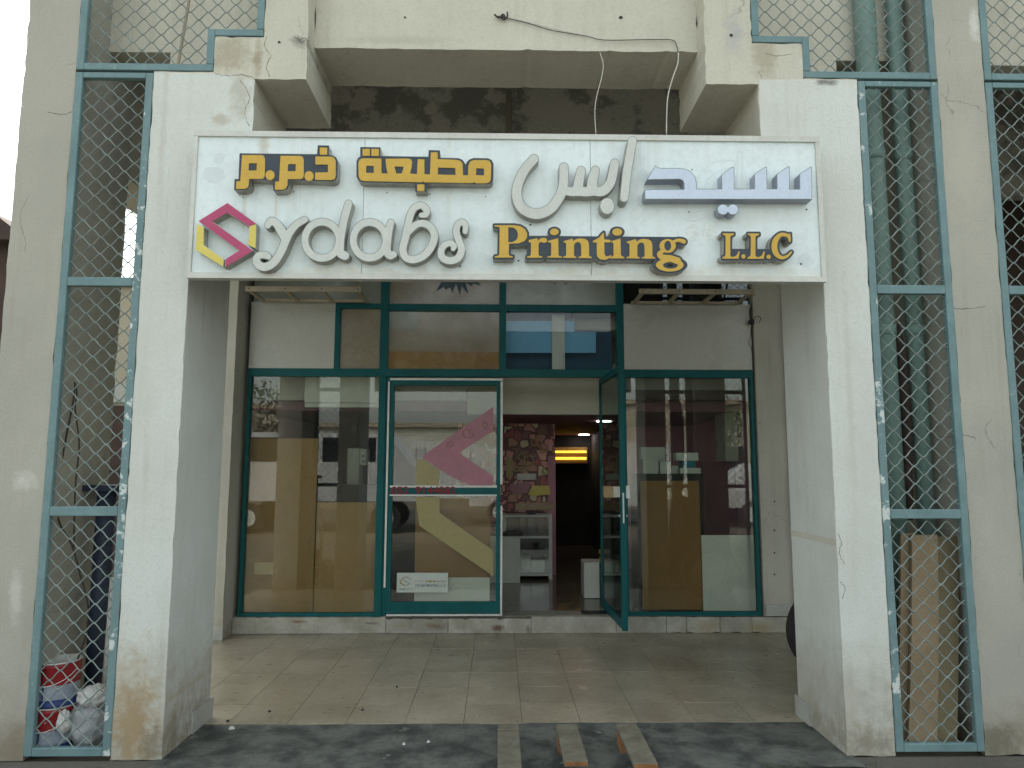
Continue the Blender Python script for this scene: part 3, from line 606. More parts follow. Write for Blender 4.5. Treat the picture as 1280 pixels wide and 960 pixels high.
# business sticker
stk = pbox(496, 716, 560, 740.5, YF+.010, .003).build('sticker', 'paper', door)
for a in ((498, 718, 558, 718.6), (498, 738.2, 558, 738.8), (497.8, 718, 498.4, 738.8), (557.6, 718, 558.2, 738.8)):
    pass
text('SYDABS PRINTING L.L.C', 519, 730.2, 557, 733.6, YF+.0085, 'film_blue', door, 'sticker_text', 0)
text('SYDABS', 499.5, 735, 507, 737.4, YF+.0085, 'navy', door, 'sticker_text', 0)
text('PRINT', 508, 735, 515, 737.4, YF+.0085, 'film_olive', door, 'sticker_text', 0)
def flatpoly(pts, Y, t, m, parent, name): return MB().prism([at(x, y, Y) for x, y in pts], Y-t, Y).build(name, m, parent)
kx = lambda x, y: (499.5+(x-105)/535*15.5, 720+(y-98)/570*13)
flatpoly([kx(*p) for p in ((385, 98), (640, 280), (578, 303), (385, 182), (248, 262), (612, 522), (365, 668), (370, 597), (492, 518), (130, 258))], YF+.009, .0006, 'letterside', door, 'sticker_logo')
flatpoly([kx(*p) for p in ((115, 283), (175, 318), (172, 470), (352, 598), (348, 660), (105, 512))], YF+.009, .0006, 'film_olive', door, 'sticker_logo')
for k, (a, b) in enumerate([(519, 521), (523, 525), (527, 529), (532, 534), (535, 540), (541, 545), (546, 550), (551, 557)]):
    flatpoly([(a, 725.5), (b, 725.5), (b, 727.8), (a, 727.8)], YF+.009, .0006, 'film_olive' if 2 < k < 6 else 'letterside', door, 'sticker_text')

# open door leaf, swung outwards and seen almost edge on
def quad_prism(A, B, z0, z1, t, name, m, parent):
    A = Vector((A[0], A[1], 0)); B = Vector((B[0], B[1], 0)); n = (B-A).normalized(); p = Vector((-n.y, n.x, 0))*t/2
    vs = [A-p, B-p, B+p, A+p]
    return MB().add([(v.x, v.y, z) for z in (z0, z1) for v in vs], [(0, 1, 2, 3), (4, 5, 6, 7), (0, 1, 5, 4), (1, 2, 6, 5), (2, 3, 7, 6), (3, 0, 4, 7)]).build(name, m, parent)
A = Vector((0.965, 3.02)); B = Vector((1.000, 2.02)); dirn = (B-A).normalized()
D2 = quad_prism(B-dirn*.045, B, .165, 2.285, .045, 'door', 'teal', sf)
tag(D2, 'open glazed door leaf seen nearly edge on')
quad_prism(A, A+dirn*.03, .165, 2.285, .03, 'stile', 'teal', D2)
quad_prism(A+dirn*.031, B-dirn*.046, .165, .235, .03, 'bottom_rail', 'teal', D2)
quad_prism(A+dirn*.031, B-dirn*.046, 2.23, 2.285, .03, 'top_rail', 'teal', D2)
quad_prism(A+dirn*.031, B-dirn*.046, .236, 2.229, .007, 'pane', 'doorglass', D2)
zc0, zc1 = at(780, 622, B.y)[1], at(780, 608, B.y)[1]
p = Vector((-dirn.y, dirn.x))
# plates of the lock and handles on both sides
hx = B-dirn*.022
MB().box(hx.x-.155, hx.x-.0235, hx.y-.004, hx.y+.004, zc0, zc1).build('push_plate', 'tanfilm', D2)
MB().box(hx.x-.075, hx.x-.0236, hx.y-.008, hx.y-.0045, zc0+.003, zc1-.003).build('sticker_strip', 'panel', D2)
MB().box(hx.x+.0235, hx.x+.055, hx.y-.012, hx.y+.006, zc0-.005, zc1+.005).build('handle', 'alu', D2)
MB().box(hx.x-.006, hx.x+.006, B.y-.004, B.y-.0005, at(780, 654, B.y)[1], at(780, 616, B.y)[1]).build('lock_plate', 'alu', D2)
for s_ in (-1, 1): MB().tube([(hx.x+s_*.024, hx.y, at(780, 645, B.y)[1]), (hx.x+s_*.034, hx.y, at(780, 645, B.y)[1])], .008, 8).build('lock_knob', 'alu', D2)

# ------------------------------------------------------------------ signboard
SY = -0.12
sg = thing('signboard', 'long white shop signboard with raised Arabic and English lettering', 'sign', (0, SY, 2.4188))
SXL, SXR, SZ0, SZ1 = -1.612, 1.7138, 2.4188, 3.2207
tt = .030
seams = [SXL+.0, at(453, 300, SY)[0], at(739, 300, SY)[0], SXR]
for a, b in zip(seams[:-1], seams[1:]):
    MB().box(a+.0012, b-.0012, SY, SY+.012, SZ0+tt, SZ1-tt).build('sign_panel', 'sign', sg)
MB().box(SXL-.012, SXR+.006, SY-.012, SY+.040, SZ1-tt, SZ1).build('trim', 'signtrim', sg)
MB().box(SXL-.012, SXR+.006, SY-.012, SY+.040, SZ0, SZ0+tt).build('trim', 'signtrim', sg)
MB().box(SXL-.012, SXL+.008, SY-.010, SY+.040, SZ0+tt+.0005, SZ1-tt-.0005).build('trim', 'signtrim', sg)
MB().box(SXR-.018, SXR+.006, SY-.010, SY+.040, SZ0+tt+.0005, SZ1-tt-.0005).build('trim', 'signtrim', sg)
MB().box(SXL+.009, SXR-.019, SY+.028, SY+.036, SZ0+tt+.001, SZ1-tt-.001).build('back_sheet', 'signtrim', sg)
for x_ in (SXL+.10, SXR-.12):
    for z_ in (SZ0+.18, SZ1-.2): MB().box(x_-.02, x_+.02, SY+.041, -.0035, z_-.02, z_+.02).build('standoff', 'signtrim', sg)

# signed-distance lettering: strokes and outlines are merged on a grid and traced
def sd_poly(X, Y, pts):
    pts = np.array(pts, float); d = np.full(X.shape, 1e9); ins = np.zeros(X.shape, bool)
    for i in range(len(pts)):
        a = pts[i]; b = pts[(i+1) % len(pts)]; e = b-a; wx = X-a[0]; wy = Y-a[1]
        t = np.clip((wx*e[0]+wy*e[1])/max(e@e, 1e-9), 0, 1); d = np.minimum(d, np.hypot(wx-e[0]*t, wy-e[1]*t))
        c = ((a[1] > Y) != (b[1] > Y)); xx = a[0]+(Y-a[1])*e[0]/(e[1] if abs(e[1]) > 1e-9 else 1e-9)
        ins ^= c & (X < xx)
    return np.where(ins, -d, d)
def sd_stroke(X, Y, pts, smooth=True):
    """pts: (x, y, r)"""
    p = catmull(pts) if smooth and len(pts) > 2 else np.array(pts, float); d = np.full(X.shape, 1e9)
    for a, b in zip(p[:-1], p[1:]):
        e = b[:2]-a[:2]; wx = X-a[0]; wy = Y-a[1]; t = np.clip((wx*e[0]+wy*e[1])/max(e@e, 1e-9), 0, 1)
        d = np.minimum(d, np.hypot(wx-e[0]*t, wy-e[1]*t)-(a[2]+(b[2]-a[2])*t))
    return d
def sd_ell(X, Y, cx, cy, rx, ry):
    k = np.hypot((X-cx)/rx, (Y-cy)/ry); return (k-1)*min(rx, ry)*(1.0 if rx == ry else 1.05)
def contours(D, x0, y0, h):
    """marching squares -> closed loops in px"""
    ny, nx = D.shape; seg = {}
    def pt(key):
        (i, j, d) = key
        if d == 0: a, b = D[j, i], D[j, i+1]; t = a/(a-b); return (x0+(i+t)*h, y0+j*h)
        a, b = D[j, i], D[j+1, i]; t = a/(a-b); return (x0+i*h, y0+(j+t)*h)
    I = D < 0
    cell = (I[:-1, :-1].astype(int)+2*I[:-1, 1:]+4*I[1:, 1:]+8*I[1:, :-1])
    for j, i in zip(*np.nonzero((cell > 0) & (cell < 15))):
        c = cell[j, i]; B_, R_, T_, L_ = (i, j, 0), (i+1, j, 1), (i, j+1, 0), (i, j, 1)
        tab = {1: [(L_, B_)], 2: [(B_, R_)], 3: [(L_, R_)], 4: [(R_, T_)], 5: [(L_, T_), (R_, B_)], 6: [(B_, T_)], 7: [(L_, T_)],
               8: [(T_, L_)], 9: [(T_, B_)], 10: [(T_, R_), (B_, L_)], 11: [(T_, R_)], 12: [(R_, L_)], 13: [(R_, B_)], 14: [(B_, L_)]}
        for a, b in tab[int(c)]: seg[a] = b
    loops = []
    while seg:
        k0 = next(iter(seg)); k = k0; lp = []
        while k in seg:
            lp.append(pt(k)); k = seg.pop(k)
        if k == k0 and len(lp) > 5: loops.append(lp)
    return loops
def simplify(lp, tol):
    lp = np.array(lp); n = len(lp)
    far = int(np.argmax(np.hypot(*(lp-lp[0]).T)))
    def rdp(a):
        if len(a) < 3: return a
        e = a[-1]-a[0]; l = np.hypot(*e)
        d = np.abs(e[0]*(a[:, 1]-a[0, 1])-e[1]*(a[:, 0]-a[0, 0]))/max(l, 1e-9)
        k = int(np.argmax(d))
        if d[k] < tol: return np.array([a[0], a[-1]])
        return np.vstack([rdp(a[:k+1])[:-1], rdp(a[k:])])
    return np.vstack([rdp(lp[:far+1])[:-1], rdp(np.vstack([lp[far:], lp[:1]]))[:-1]])
def glyph(fn, box, Yf, Yb, mats, name, parent, h=.35, tol=.07):
    """fn(X,Y)->signed distance over px; extruded from y=Yf (front) back to y=Yb"""
    xs = np.arange(box[0], box[2], h); ys = np.arange(box[1], box[3], h); X, Y = np.meshgrid(xs, ys)
    D = fn(X, Y); D[np.abs(D) < 1e-6] = 1e-6
    loops = [simplify(l, tol) for l in contours(D, box[0], box[1], h)]
    loops = [l for l in loops if len(l) > 2]
    P = [[at(x, y, Yf) for x, y in l] for l in loops]
    tri = tessellate_polygon([[Vector((x, z, 0)) for x, z in l] for l in P])
    flat = [q for l in P for q in l]; n = len(flat)
    mb = MB(); mb.add([(x, Yf, z) for x, z in flat]+[(x, Yb, z) for x, z in flat], list(tri), 0)
    o = 0
    for l in P:
        k = len(l); mb.f += [(o+i, o+(i+1) % k, n+o+(i+1) % k, n+o+i) for i in range(k)]; mb.mi += [1 if len(mats) > 1 else 0]*k; o += k
    return mb.build(name, list(mats), parent, normals=True)
def letter(fn, box, Yf, m, side, name='letter'):
    b = glyph(fn, box, Yf, SY, ('lettertrim', side), name, sg)
    glyph(lambda X, Y: fn(X, Y)+.75, box, Yf-.0025, Yf-.0003, (m,), 'letter_face', b)
    return b
def Z(ox, oy, s): return lambda pts: [(ox+p[0]/s, oy+p[1]/s)+tuple(q/s for q in p[2:]) for p in pts]
def U(*ds):
    r = ds[0]
    for d in ds[1:]: r = np.minimum(r, d)
    return r
FY = SY-.058  # front of channel letters
# -- off-white script letters
z1 = Z(230, 240, 7.11)
yl = z1([(742, 296, 33), (775, 256, 37), (825, 285, 40), (868, 350, 44), (893, 405, 40)])
yr = z1([(1072, 245, 34), (1000, 288, 36), (935, 365, 38), (900, 440, 40), (858, 535, 40), (800, 622, 40), (730, 665, 40), (665, 650, 40), (642, 600, 37), (672, 562, 35), (728, 562, 35), (752, 578, 28)])
def g_y(X, Y): return U(sd_stroke(X, Y, yl), sd_stroke(X, Y, yr))
letter(g_y, (310, 262, 395, 348), FY, 'letter', 'letterside', 'letter')
def g_d(X, Y):
    ring = np.abs(sd_ell(X, Y, 402.5, 300, 21.4, 22.6))-5.1
    return U(ring, sd_stroke(X, Y, [(435.7, 254.5, 5.2), (430, 275, 5.4), (425.5, 300, 5.4), (425.5, 316, 5.6), (431, 319.5, 6)]))
letter(g_d, (370, 242, 446, 338), FY, 'letter', 'letterside', 'letter')
def g_a(X, Y):
    ring = np.abs(sd_ell(X, Y, 462, 300, 20.5, 22.3))-5.1
    return U(ring, sd_stroke(X, Y, [(488.5, 278, 4.8), (485.5, 292, 5.2), (483.5, 312, 5.4), (487, 319, 5.6), (492, 318, 4.8)]))
letter(g_a, (430, 262, 503, 338), FY-.002, 'letter', 'letterside', 'letter')
def g_b(X, Y): return sd_stroke(X, Y, [(526.5, 269, 3.6), (532, 268, 4.4), (533, 262, 4.9), (527, 256.8, 4.8), (519, 259, 4.9), (513.5, 267, 5), (510, 280, 5), (507, 296, 5.2), (503.5, 311, 5.2), (507, 321.5, 5.2), (517, 324.5, 5.2), (529, 320, 5.2), (538.5, 309.5, 5.2), (543, 296, 5.2), (540, 286, 5.2), (531, 279.5, 5), (520, 281, 4.8), (509.5, 291, 4.6)])
letter(g_b, (494, 246, 552, 334), FY, 'letter', 'letterside', 'letter')
def g_s(X, Y): return sd_stroke(X, Y, [(581.5, 289.5, 3.8), (581.8, 281, 4.4), (577, 277.5, 4.6), (571.5, 282, 4.8), (570.5, 291, 4.9), (574, 302, 5), (577, 312, 5), (572.5, 322.5, 5), (562.5, 326, 5), (553, 322, 5), (551.5, 313, 4.8), (556, 306, 4.6), (563, 304, 4.4), (567.5, 307.5, 4.2), (566.5, 311, 3.4)])
letter(g_s, (542, 268, 590, 336), FY-.002, 'letter', 'letterside', 'letter')
# -- off-white Arabic letters
z5 = Z(630, 160, 6.4)
sn = z5([(240, 247, 40), (165, 335, 41), (112, 450, 42), (104, 555, 43), (150, 645, 44), (258, 688, 45), (365, 650, 44), (435, 565, 43), (470, 480, 42), (478, 400, 40), (478, 313, 39)])
bs = z5([(886, 283, 39), (870, 370, 40), (848, 445, 40), (790, 504, 42), (720, 505, 40), (655, 510, 42), (600, 506, 40), (540, 508, 40), (480, 500, 36)])
def g_bs(X, Y): return U(sd_stroke(X, Y, sn), sd_stroke(X, Y, bs), sd_stroke(X, Y, z5([(617, 340, 38), (600, 420, 42), (585, 505, 44)]), False), sd_stroke(X, Y, z5([(730, 338, 37), (708, 420, 44), (700, 500, 46)]), False))
letter(g_bs, (634, 184, 782, 282), FY, 'letter', 'letterside', 'letter')
letter(lambda X, Y: sd_stroke(X, Y, z5([(1027, 103, 38), (985, 345, 38), (962, 558, 37)]), False), (768, 164, 805, 262), FY-.02, 'letter', 'letterside', 'letter')
letter(lambda X, Y: sd_ell(X, Y, *z5([(826, 624)])[0], 9.3, 10.6), (745, 242, 774, 274), FY-.003, 'letter', 'letterside', 'letter_dot')
# -- blue-white Arabic letters
z6 = Z(780, 190, 5.12)
seed_ = z6([(200, 85), (212, 94), (232, 103), (350, 103), (395, 108), (430, 125), (455, 158), (465, 200), (467, 235), (625, 235), (624, 143), (690, 95), (706, 95), (707, 235), (835, 235), (834, 140), (905, 93), (915, 95), (917, 235), (979, 235), (978, 140), (1050, 92), (1060, 92), (1061, 237), (1125, 237), (1124, 140), (1195, 92), (1203, 95), (1205, 304), (133, 303), (133, 240), (385, 238), (383, 200), (375, 183), (358, 175), (145, 178)])
letter(lambda X, Y: sd_poly(X, Y, seed_), (800, 200, 1020, 255), FY-.012, 'blueletter', 'blueside', 'letter')
letter(lambda X, Y: U(sd_ell(X, Y, *z6([(634, 368)])[0], 7.2, 6.8), sd_ell(X, Y, *z6([(697, 368)])[0], 7.2, 6.8)), (893, 252, 928, 272), FY-.008, 'blueletter', 'blueside', 'letter_dots')
# -- hexagon logo
for pts, m in (([(385, 98), (640, 280), (578, 303), (385, 182), (248, 262), (612, 522), (365, 668), (370, 597), (492, 518), (130, 258)], 'magenta'),
               ([(584, 306), (640, 286), (634, 500), (572, 468)], 'yellow'), ([(115, 283), (175, 318), (172, 472), (352, 599), (348, 662), (103, 512)], 'yellow')):
    pp = z1(pts); bk = glyph(lambda X, Y: sd_poly(X, Y, pp)-.45, (240, 250, 326, 340), FY+.004, SY, ('alu', 'letterside'), 'logo_piece', sg)
    MB().prism([at(x, y, FY) for x, y in pp], FY, FY+.0035).build('logo_face', m, bk)
# -- gold on dark: Arabic, left word
z3 = Z(280, 170, 8.0); z4 = Z(430, 170, 6.4)
back3 = z3([(155, 172), (930, 182), (938, 92), (1050, 95), (1048, 190), (1085, 193), (1120, 212), (1138, 250), (1135, 405), (1120, 440), (1090, 455), (880, 448), (657, 440), (652, 495), (635, 530), (600, 546), (492, 546), (490, 455), (480, 440), (262, 435), (260, 490), (245, 525), (212, 541), (100, 540), (105, 430), (146, 430)])
GY = SY-.062
bk = glyph(lambda X, Y: sd_poly(X, Y, back3), (288, 176, 430, 244), GY, SY, ('navy', 'steelside'), 'letter_block', sg)
g3 = [z3([(180, 190), (375, 190), (400, 200), (409, 225), (408, 395), (397, 420), (372, 429), (250, 428), (247, 485), (235, 515), (205, 529), (118, 529), (125, 452), (163, 452)]),
      z3([(565, 198), (760, 198), (787, 208), (797, 235), (797, 400), (786, 422), (762, 431), (637, 430), (634, 492), (620, 522), (590, 536), (508, 536), (512, 456), (550, 455)]),
      z3([(914, 205), (1065, 205), (1100, 215), (1117, 245), (1118, 395), (1107, 428), (1075, 440), (910, 438), (913, 365), (1040, 362), (1040, 285), (914, 285)])]
h3 = [z3([(250, 272), (328, 272), (326, 345), (245, 345)]), z3([(640, 280), (718, 280), (716, 352), (636, 352)])]
def gold(fn, box, parent): return glyph(fn, box, GY-.004, GY-.0003, ('gold',), 'letter_face', parent, h=.3, tol=.05)
gold(lambda X, Y: np.maximum(sd_poly(X, Y, g3[0]), -sd_poly(X, Y, h3[0])), (290, 188, 336, 240), bk)
gold(lambda X, Y: np.maximum(sd_poly(X, Y, g3[1]), -sd_poly(X, Y, h3[1])), (340, 188, 384, 241), bk)
gold(lambda X, Y: sd_poly(X, Y, g3[2]), (390, 190, 424, 230), bk)
for c in ((460, 391), (850, 400)): gold(lambda X, Y: sd_ell(X, Y, *z3([c])[0], 5.7, 6.1), (z3([c])[0][0]-9, z3([c])[0][1]-9, z3([c])[0][0]+9, z3([c])[0][1]+9), bk)
gold(lambda X, Y: sd_poly(X, Y, z3([(958, 115), (1033, 117), (1031, 187), (958, 186)])), (396, 180, 412, 197), bk)
# right word
back4 = z4([(130, 88), (292, 90), (290, 160), (675, 166), (677, 112), (768, 115), (768, 175), (915, 177), (945, 188), (962, 208), (973, 228), (985, 205), (1003, 188), (1035, 176), (1150, 178), (1180, 190), (1196, 222), (1193, 345), (1184, 370), (1155, 384), (665, 378), (663, 445), (570, 445), (568, 378), (150, 370), (118, 357), (100, 325), (100, 200), (112, 175), (130, 165)])
bk = glyph(lambda X, Y: sd_poly(X, Y, back4), (442, 180, 622, 244), GY, SY, ('navy', 'steelside'), 'letter_block', sg)
o4 = z4([(150, 178), (298, 180), (300, 298), (350, 300), (338, 250), (332, 182), (515, 180), (537, 187), (545, 205), (540, 255), (527, 300), (583, 305), (590, 185), (643, 187), (643, 305), (688, 307), (695, 130), (748, 130), (750, 185), (900, 190), (930, 198), (948, 220), (953, 313), (992, 315), (995, 240), (1008, 205), (1040, 192), (1135, 192), (1165, 200), (1178, 225), (1175, 345), (1165, 368), (1140, 378), (1055, 378), (1040, 368), (1025, 376), (640, 370), (632, 358), (625, 370), (160, 360), (130, 350), (117, 325), (115, 215), (125, 188)])
hh4 = [z4(q) for q in ([(178, 238), (238, 238), (238, 295), (175, 295)], [(403, 243), (478, 245), (462, 300), (418, 300)], [(752, 252), (890, 256), (893, 312), (750, 308)], [(1058, 258), (1120, 260), (1120, 315), (1055, 313)])]
def g_o4(X, Y):
    d = sd_poly(X, Y, o4)
    for q in hh4: d = np.maximum(d, -sd_poly(X, Y, q))
    return d
gold(g_o4, (446, 186, 618, 232), bk)
for r in ((148, 103, 207, 158), (219, 103, 279, 159), (585, 387, 643, 440)):
    q = z4([(r[0], r[1]), (r[2], r[1]), (r[2], r[3]), (r[0], r[3])]); gold(lambda X, Y: sd_poly(X, Y, q), (q[0][0]-2, q[0][1]-2, q[2][0]+2, q[2][1]+2), bk)
# -- Printing
z7 = Z(600, 270, 8.0); z8 = Z(740, 270, 4.923)
P_o = z7([(145, 92), (345, 92), (405, 102), (448, 128), (472, 170), (470, 215), (445, 250), (395, 272), (290, 277), (288, 385), (300, 398), (330, 403), (325, 416), (145, 416), (150, 402), (180, 398), (192, 385), (197, 120), (185, 108), (145, 105)])
P_h = z7([(283, 112), (330, 115), (362, 135), (378, 165), (378, 210), (362, 240), (325, 262), (283, 262)])
r_o = z7([(487, 240), (575, 222), (579, 250), (600, 226), (635, 217), (665, 225), (672, 248), (655, 268), (632, 268), (612, 258), (592, 268), (585, 290), (585, 388), (595, 400), (622, 404), (622, 417), (470, 417), (472, 404), (500, 400), (509, 388), (510, 272), (503, 262), (487, 262)])
i_o = z7([(677, 250), (782, 222), (785, 388), (795, 402), (820, 405), (820, 418), (675, 416), (675, 404), (703, 400), (712, 388), (712, 275), (705, 265), (680, 262)])
n_o = z7([(835, 252), (925, 225), (933, 252), (955, 234), (990, 224), (1050, 228), (1078, 245), (1090, 280), (1091, 395), (1100, 405), (1119, 408), (1118, 421), (985, 420), (985, 408), (1005, 404), (1014, 393), (1011, 290), (1000, 268), (980, 260), (955, 268), (940, 290), (940, 393), (948, 404), (964, 408), (962, 420), (832, 418), (832, 406), (852, 402), (862, 390), (862, 280), (856, 268), (838, 265)])
t_o = [(741, 301.3), (749, 297), (752, 293), (754.7, 290.5), (755.3, 299.3), (763, 299.8), (762.8, 303), (755.3, 302.8), (755.6, 317.5), (757.5, 320.5), (761, 320), (764.2, 318.5), (763.5, 321.5), (757, 325), (750, 324), (746.5, 320.5), (746, 316), (746, 303.2), (741, 303)]
i2_o = [(763.9, 301.6), (775.6, 298), (776.1, 318.5), (777.5, 320.5), (780.3, 321), (780.3, 323), (763, 323), (763, 321.2), (766, 320.5), (767, 318.5), (767, 304.5), (766, 303.2), (764, 302.8)]
n2_o = [(x+79.2, y+.6) for x, y in n_o]
def g_g(X, Y):
    up = np.maximum(sd_ell(X, Y, 834.5, 307.4, 10.2, 8.6), -sd_ell(X, Y, 834.7, 307.2, 4.3, 6.2))
    lo = np.maximum(sd_ell(X, Y, 837.2, 331.2, 17.2, 8.2), -sd_ell(X, Y, 838, 331.6, 9.2, 4.2))
    ear = sd_stroke(X, Y, [(841, 302.8, 2.0), (847, 300.2, 1.9), (853, 301.2, 2.5), (855, 302.2, 2.4)])
    lk = sd_stroke(X, Y, [(828, 313.8, 2.5), (824.5, 317.5, 3.1), (828, 321.5, 3.6), (838, 323, 4), (847, 326, 4.2)])
    return U(up, lo, ear, lk)
fills = [P_o, r_o, i_o, n_o, t_o, i2_o, n2_o]
band = [(648, 294.6), (846, 296.2), (838, 323), (821, 325), (658, 322), (659.5, 306.5), (648, 305.5)]
def backP(X, Y):
    d = U(*[sd_poly(X, Y, q) for q in fills], g_g(X, Y), sd_ell(X, Y, 692.9, 289.8, 5.4, 4.2), sd_ell(X, Y, 771.5, 290, 6.2, 4.6))-2.5
    return U(d, sd_poly(X, Y, band))
bk = glyph(backP, (612, 274, 864, 346), GY, SY, ('navy', 'steelside'), 'letter_block', sg, h=.4)
gold(lambda X, Y: np.maximum(sd_poly(X, Y, P_o), -sd_poly(X, Y, P_h)), (616, 279, 662, 324), bk)
for q in (r_o, i_o, n_o, t_o, i2_o, n2_o):
    a = np.array(q); gold(lambda X, Y: sd_poly(X, Y, q), (a[:, 0].min()-2, a[:, 1].min()-2, a[:, 0].max()+2, a[:, 1].max()+2), bk)
gold(g_g, (816, 294, 862, 344), bk)
for c, rx, ry in (((692.9, 289.8), 5.4, 4.2), ((771.5, 290), 6.2, 4.6)): gold(lambda X, Y: sd_ell(X, Y, c[0], c[1], rx, ry), (c[0]-9, c[1]-8, c[0]+9, c[1]+8), bk)
# -- L.L.C
Lg = [(805, 106), (873, 107), (873, 116), (855, 121), (851, 130), (851, 244), (858, 251), (875, 251), (892, 240), (901, 217), (909, 218), (902, 262), (803, 262), (803, 252), (817, 248), (822, 238), (823, 128), (818, 119), (805, 116)]
L1 = z8(Lg); L2 = z8([(x+155, y+1) for x, y in Lg])
Cs = z8([(1217, 150, 6), (1212, 128, 9), (1190, 115, 10), (1158, 117, 12), (1131, 148, 17), (1123, 188, 18), (1133, 230, 16), (1165, 256, 11), (1200, 248, 8), (1227, 222, 5)])
def g_C(X, Y): return U(sd_stroke(X, Y, Cs), sd_poly(X, Y, z8([(1211, 110), (1221, 108), (1222, 160), (1214, 160)])))
dl = [z8([(932, 249)])[0], z8([(1087, 251)])[0]]
bandL = z8([(850, 202), (1110, 203), (1120, 270), (830, 268)])
bk = glyph(lambda X, Y: U(U(sd_poly(X, Y, L1), sd_poly(X, Y, L2), g_C(X, Y), *[sd_ell(X, Y, c[0], c[1], 2.6, 2.7) for c in dl])-2.4, sd_poly(X, Y, bandL)), (896, 286, 996, 332), GY, SY, ('navy', 'steelside'), 'letter_block', sg, h=.3)
gold(lambda X, Y: sd_poly(X, Y, L1), (900, 289, 927, 326), bk); gold(lambda X, Y: sd_poly(X, Y, L2), (932, 289, 958, 326), bk)
gold(g_C, (961, 288, 993, 326), bk)
for c in dl: gold(lambda X, Y: sd_ell(X, Y, c[0], c[1], 2.6, 2.7), (c[0]-4, c[1]-4, c[0]+4, c[1]+4), bk)
for px, py in ((537, 243), (484, 241), (607, 246), (304, 247), (442, 262), (404, 321), (648, 326), (865, 212), (803, 252), (861, 265), (367, 240), (751, 331), (1001, 330), (575, 333), (663, 281), (468, 233), (1008, 262)):
    x, z = at(px, py, SY); q = random.uniform(.0028, .0048)
    MB().tube([(x, SY-.0035, z), (x, SY-.0002, z)], q, 6).build('rivet', 'black', sg)
# -- marks left by earlier letters
def ghost(fn, box, m='ghost', t=.0008, name='glue_mark'): glyph(fn, box, SY-t, SY-.0001, (m,), name, sg, h=.5)
ghost(lambda X, Y: sd_ell(X, Y, *z6([(440, 516)])[0], 9, 11.2), (852, 275, 880, 306), 'glue')
ghost(lambda X, Y: sd_ell(X, Y, *z6([(546, 516)])[0], 9, 11.2), (873, 275, 900, 306), 'glue')
gh = z6([(740, 15, 20), (740, 120, 18), (735, 215, 22)])
ghost(lambda X, Y: np.maximum(sd_stroke(X, Y, gh, False), -(sd_stroke(X, Y, gh, False)+1.2)), (908, 186, 938, 242))
gr = z6([(690, 75, 26), (590, 95, 34), (510, 160, 34), (490, 220, 30)])
ghost(lambda X, Y: np.maximum(sd_stroke(X, Y, gr), -(sd_stroke(X, Y, gr)+1.2)), (862, 190, 930, 245))
gu = z6([(340, 330, 22), (380, 390, 30), (450, 415, 30), (530, 380, 30), (580, 330, 24)])
ghost(lambda X, Y: np.maximum(sd_stroke(X, Y, gu), -(sd_stroke(X, Y, gu)+1.2)), (832, 244, 905, 284))
ge = z6([(125, 340, 22), (75, 400, 34)])
ghost(lambda X, Y: np.maximum(sd_stroke(X, Y, ge, False), -(sd_stroke(X, Y, ge, False)+1.2)), (780, 246, 814, 284))
ghost(lambda X, Y: sd_ell(X, Y, 804, 219, 6, 8.5), (790, 205, 818, 232))
def blot(cx, cy, rx, ry, sd):
    def f(X, Y):
        n = np.sin(X*.45+sd)*.9+np.sin(Y*.6+sd*2)*.9+np.sin((X+Y)*.3+sd)*1.0
        return sd_ell(X, Y, cx, cy, rx, ry)+n
    ghost(f, (cx-rx-8, cy-ry-8, cx+rx+8, cy+ry+8))
blot(273, 197, 9, 6, 1); blot(268, 219, 14, 10, 2); blot(604, 327, 16, 10, 5); blot(1007, 325, 10, 8, 4)

# ------------------------------------------------------------------ security grilles
GG = 'diamond mesh security grilles between pillars and piers'
PW, PH, WR = 0.102, 0.0465, 0.0034
def wire_mesh(L_, flip):
    """one crimped wire running sideways"""
    n = int(round(L_/PW*12)); pts = []
    for i in range(n+1):
        x = L_*i/n; ph = (x/PW) % 1.0; t = 1-4*abs(ph-.5)  # -1..1 triangle
        zz = math.sin(max(-1, min(1, t*1.12))*PI/2*.8)/math.sin(PI/2*.8)
        zz = zz*(PH/2-.001)
        pts.append((x, (.0012 if flip else -.0012), -zz if flip else zz))
    return MB().tube(pts, WR, 4, caps=False)
_wc = {}
def mesh_rows(x0, x1, z0, z1, Y, parent, zg=None, flipx=False):
    L_ = x1-x0; zg = z0 if zg is None else zg
    for i in range(200):
        zc = zg+PH*.35+i*PH
        if zc < z0: continue
        if zc > z1-.01: break
        key = (round(L_, 3), i % 2)
        if key not in _wc:
            o = wire_mesh(L_, i % 2).build('wire', 'wire', None, normals=False); _wc[key] = o
            COL.objects.unlink(o)
        o = _wc[key].copy(); o.name = 'wire'; COL.objects.link(o); o.parent = parent
        off = Vector(parent['_o']); o.location = Vector((x1 if flipx else x0, Y, zc))-off
        if flipx: o.scale = (-1, 1, 1)
FW = .040
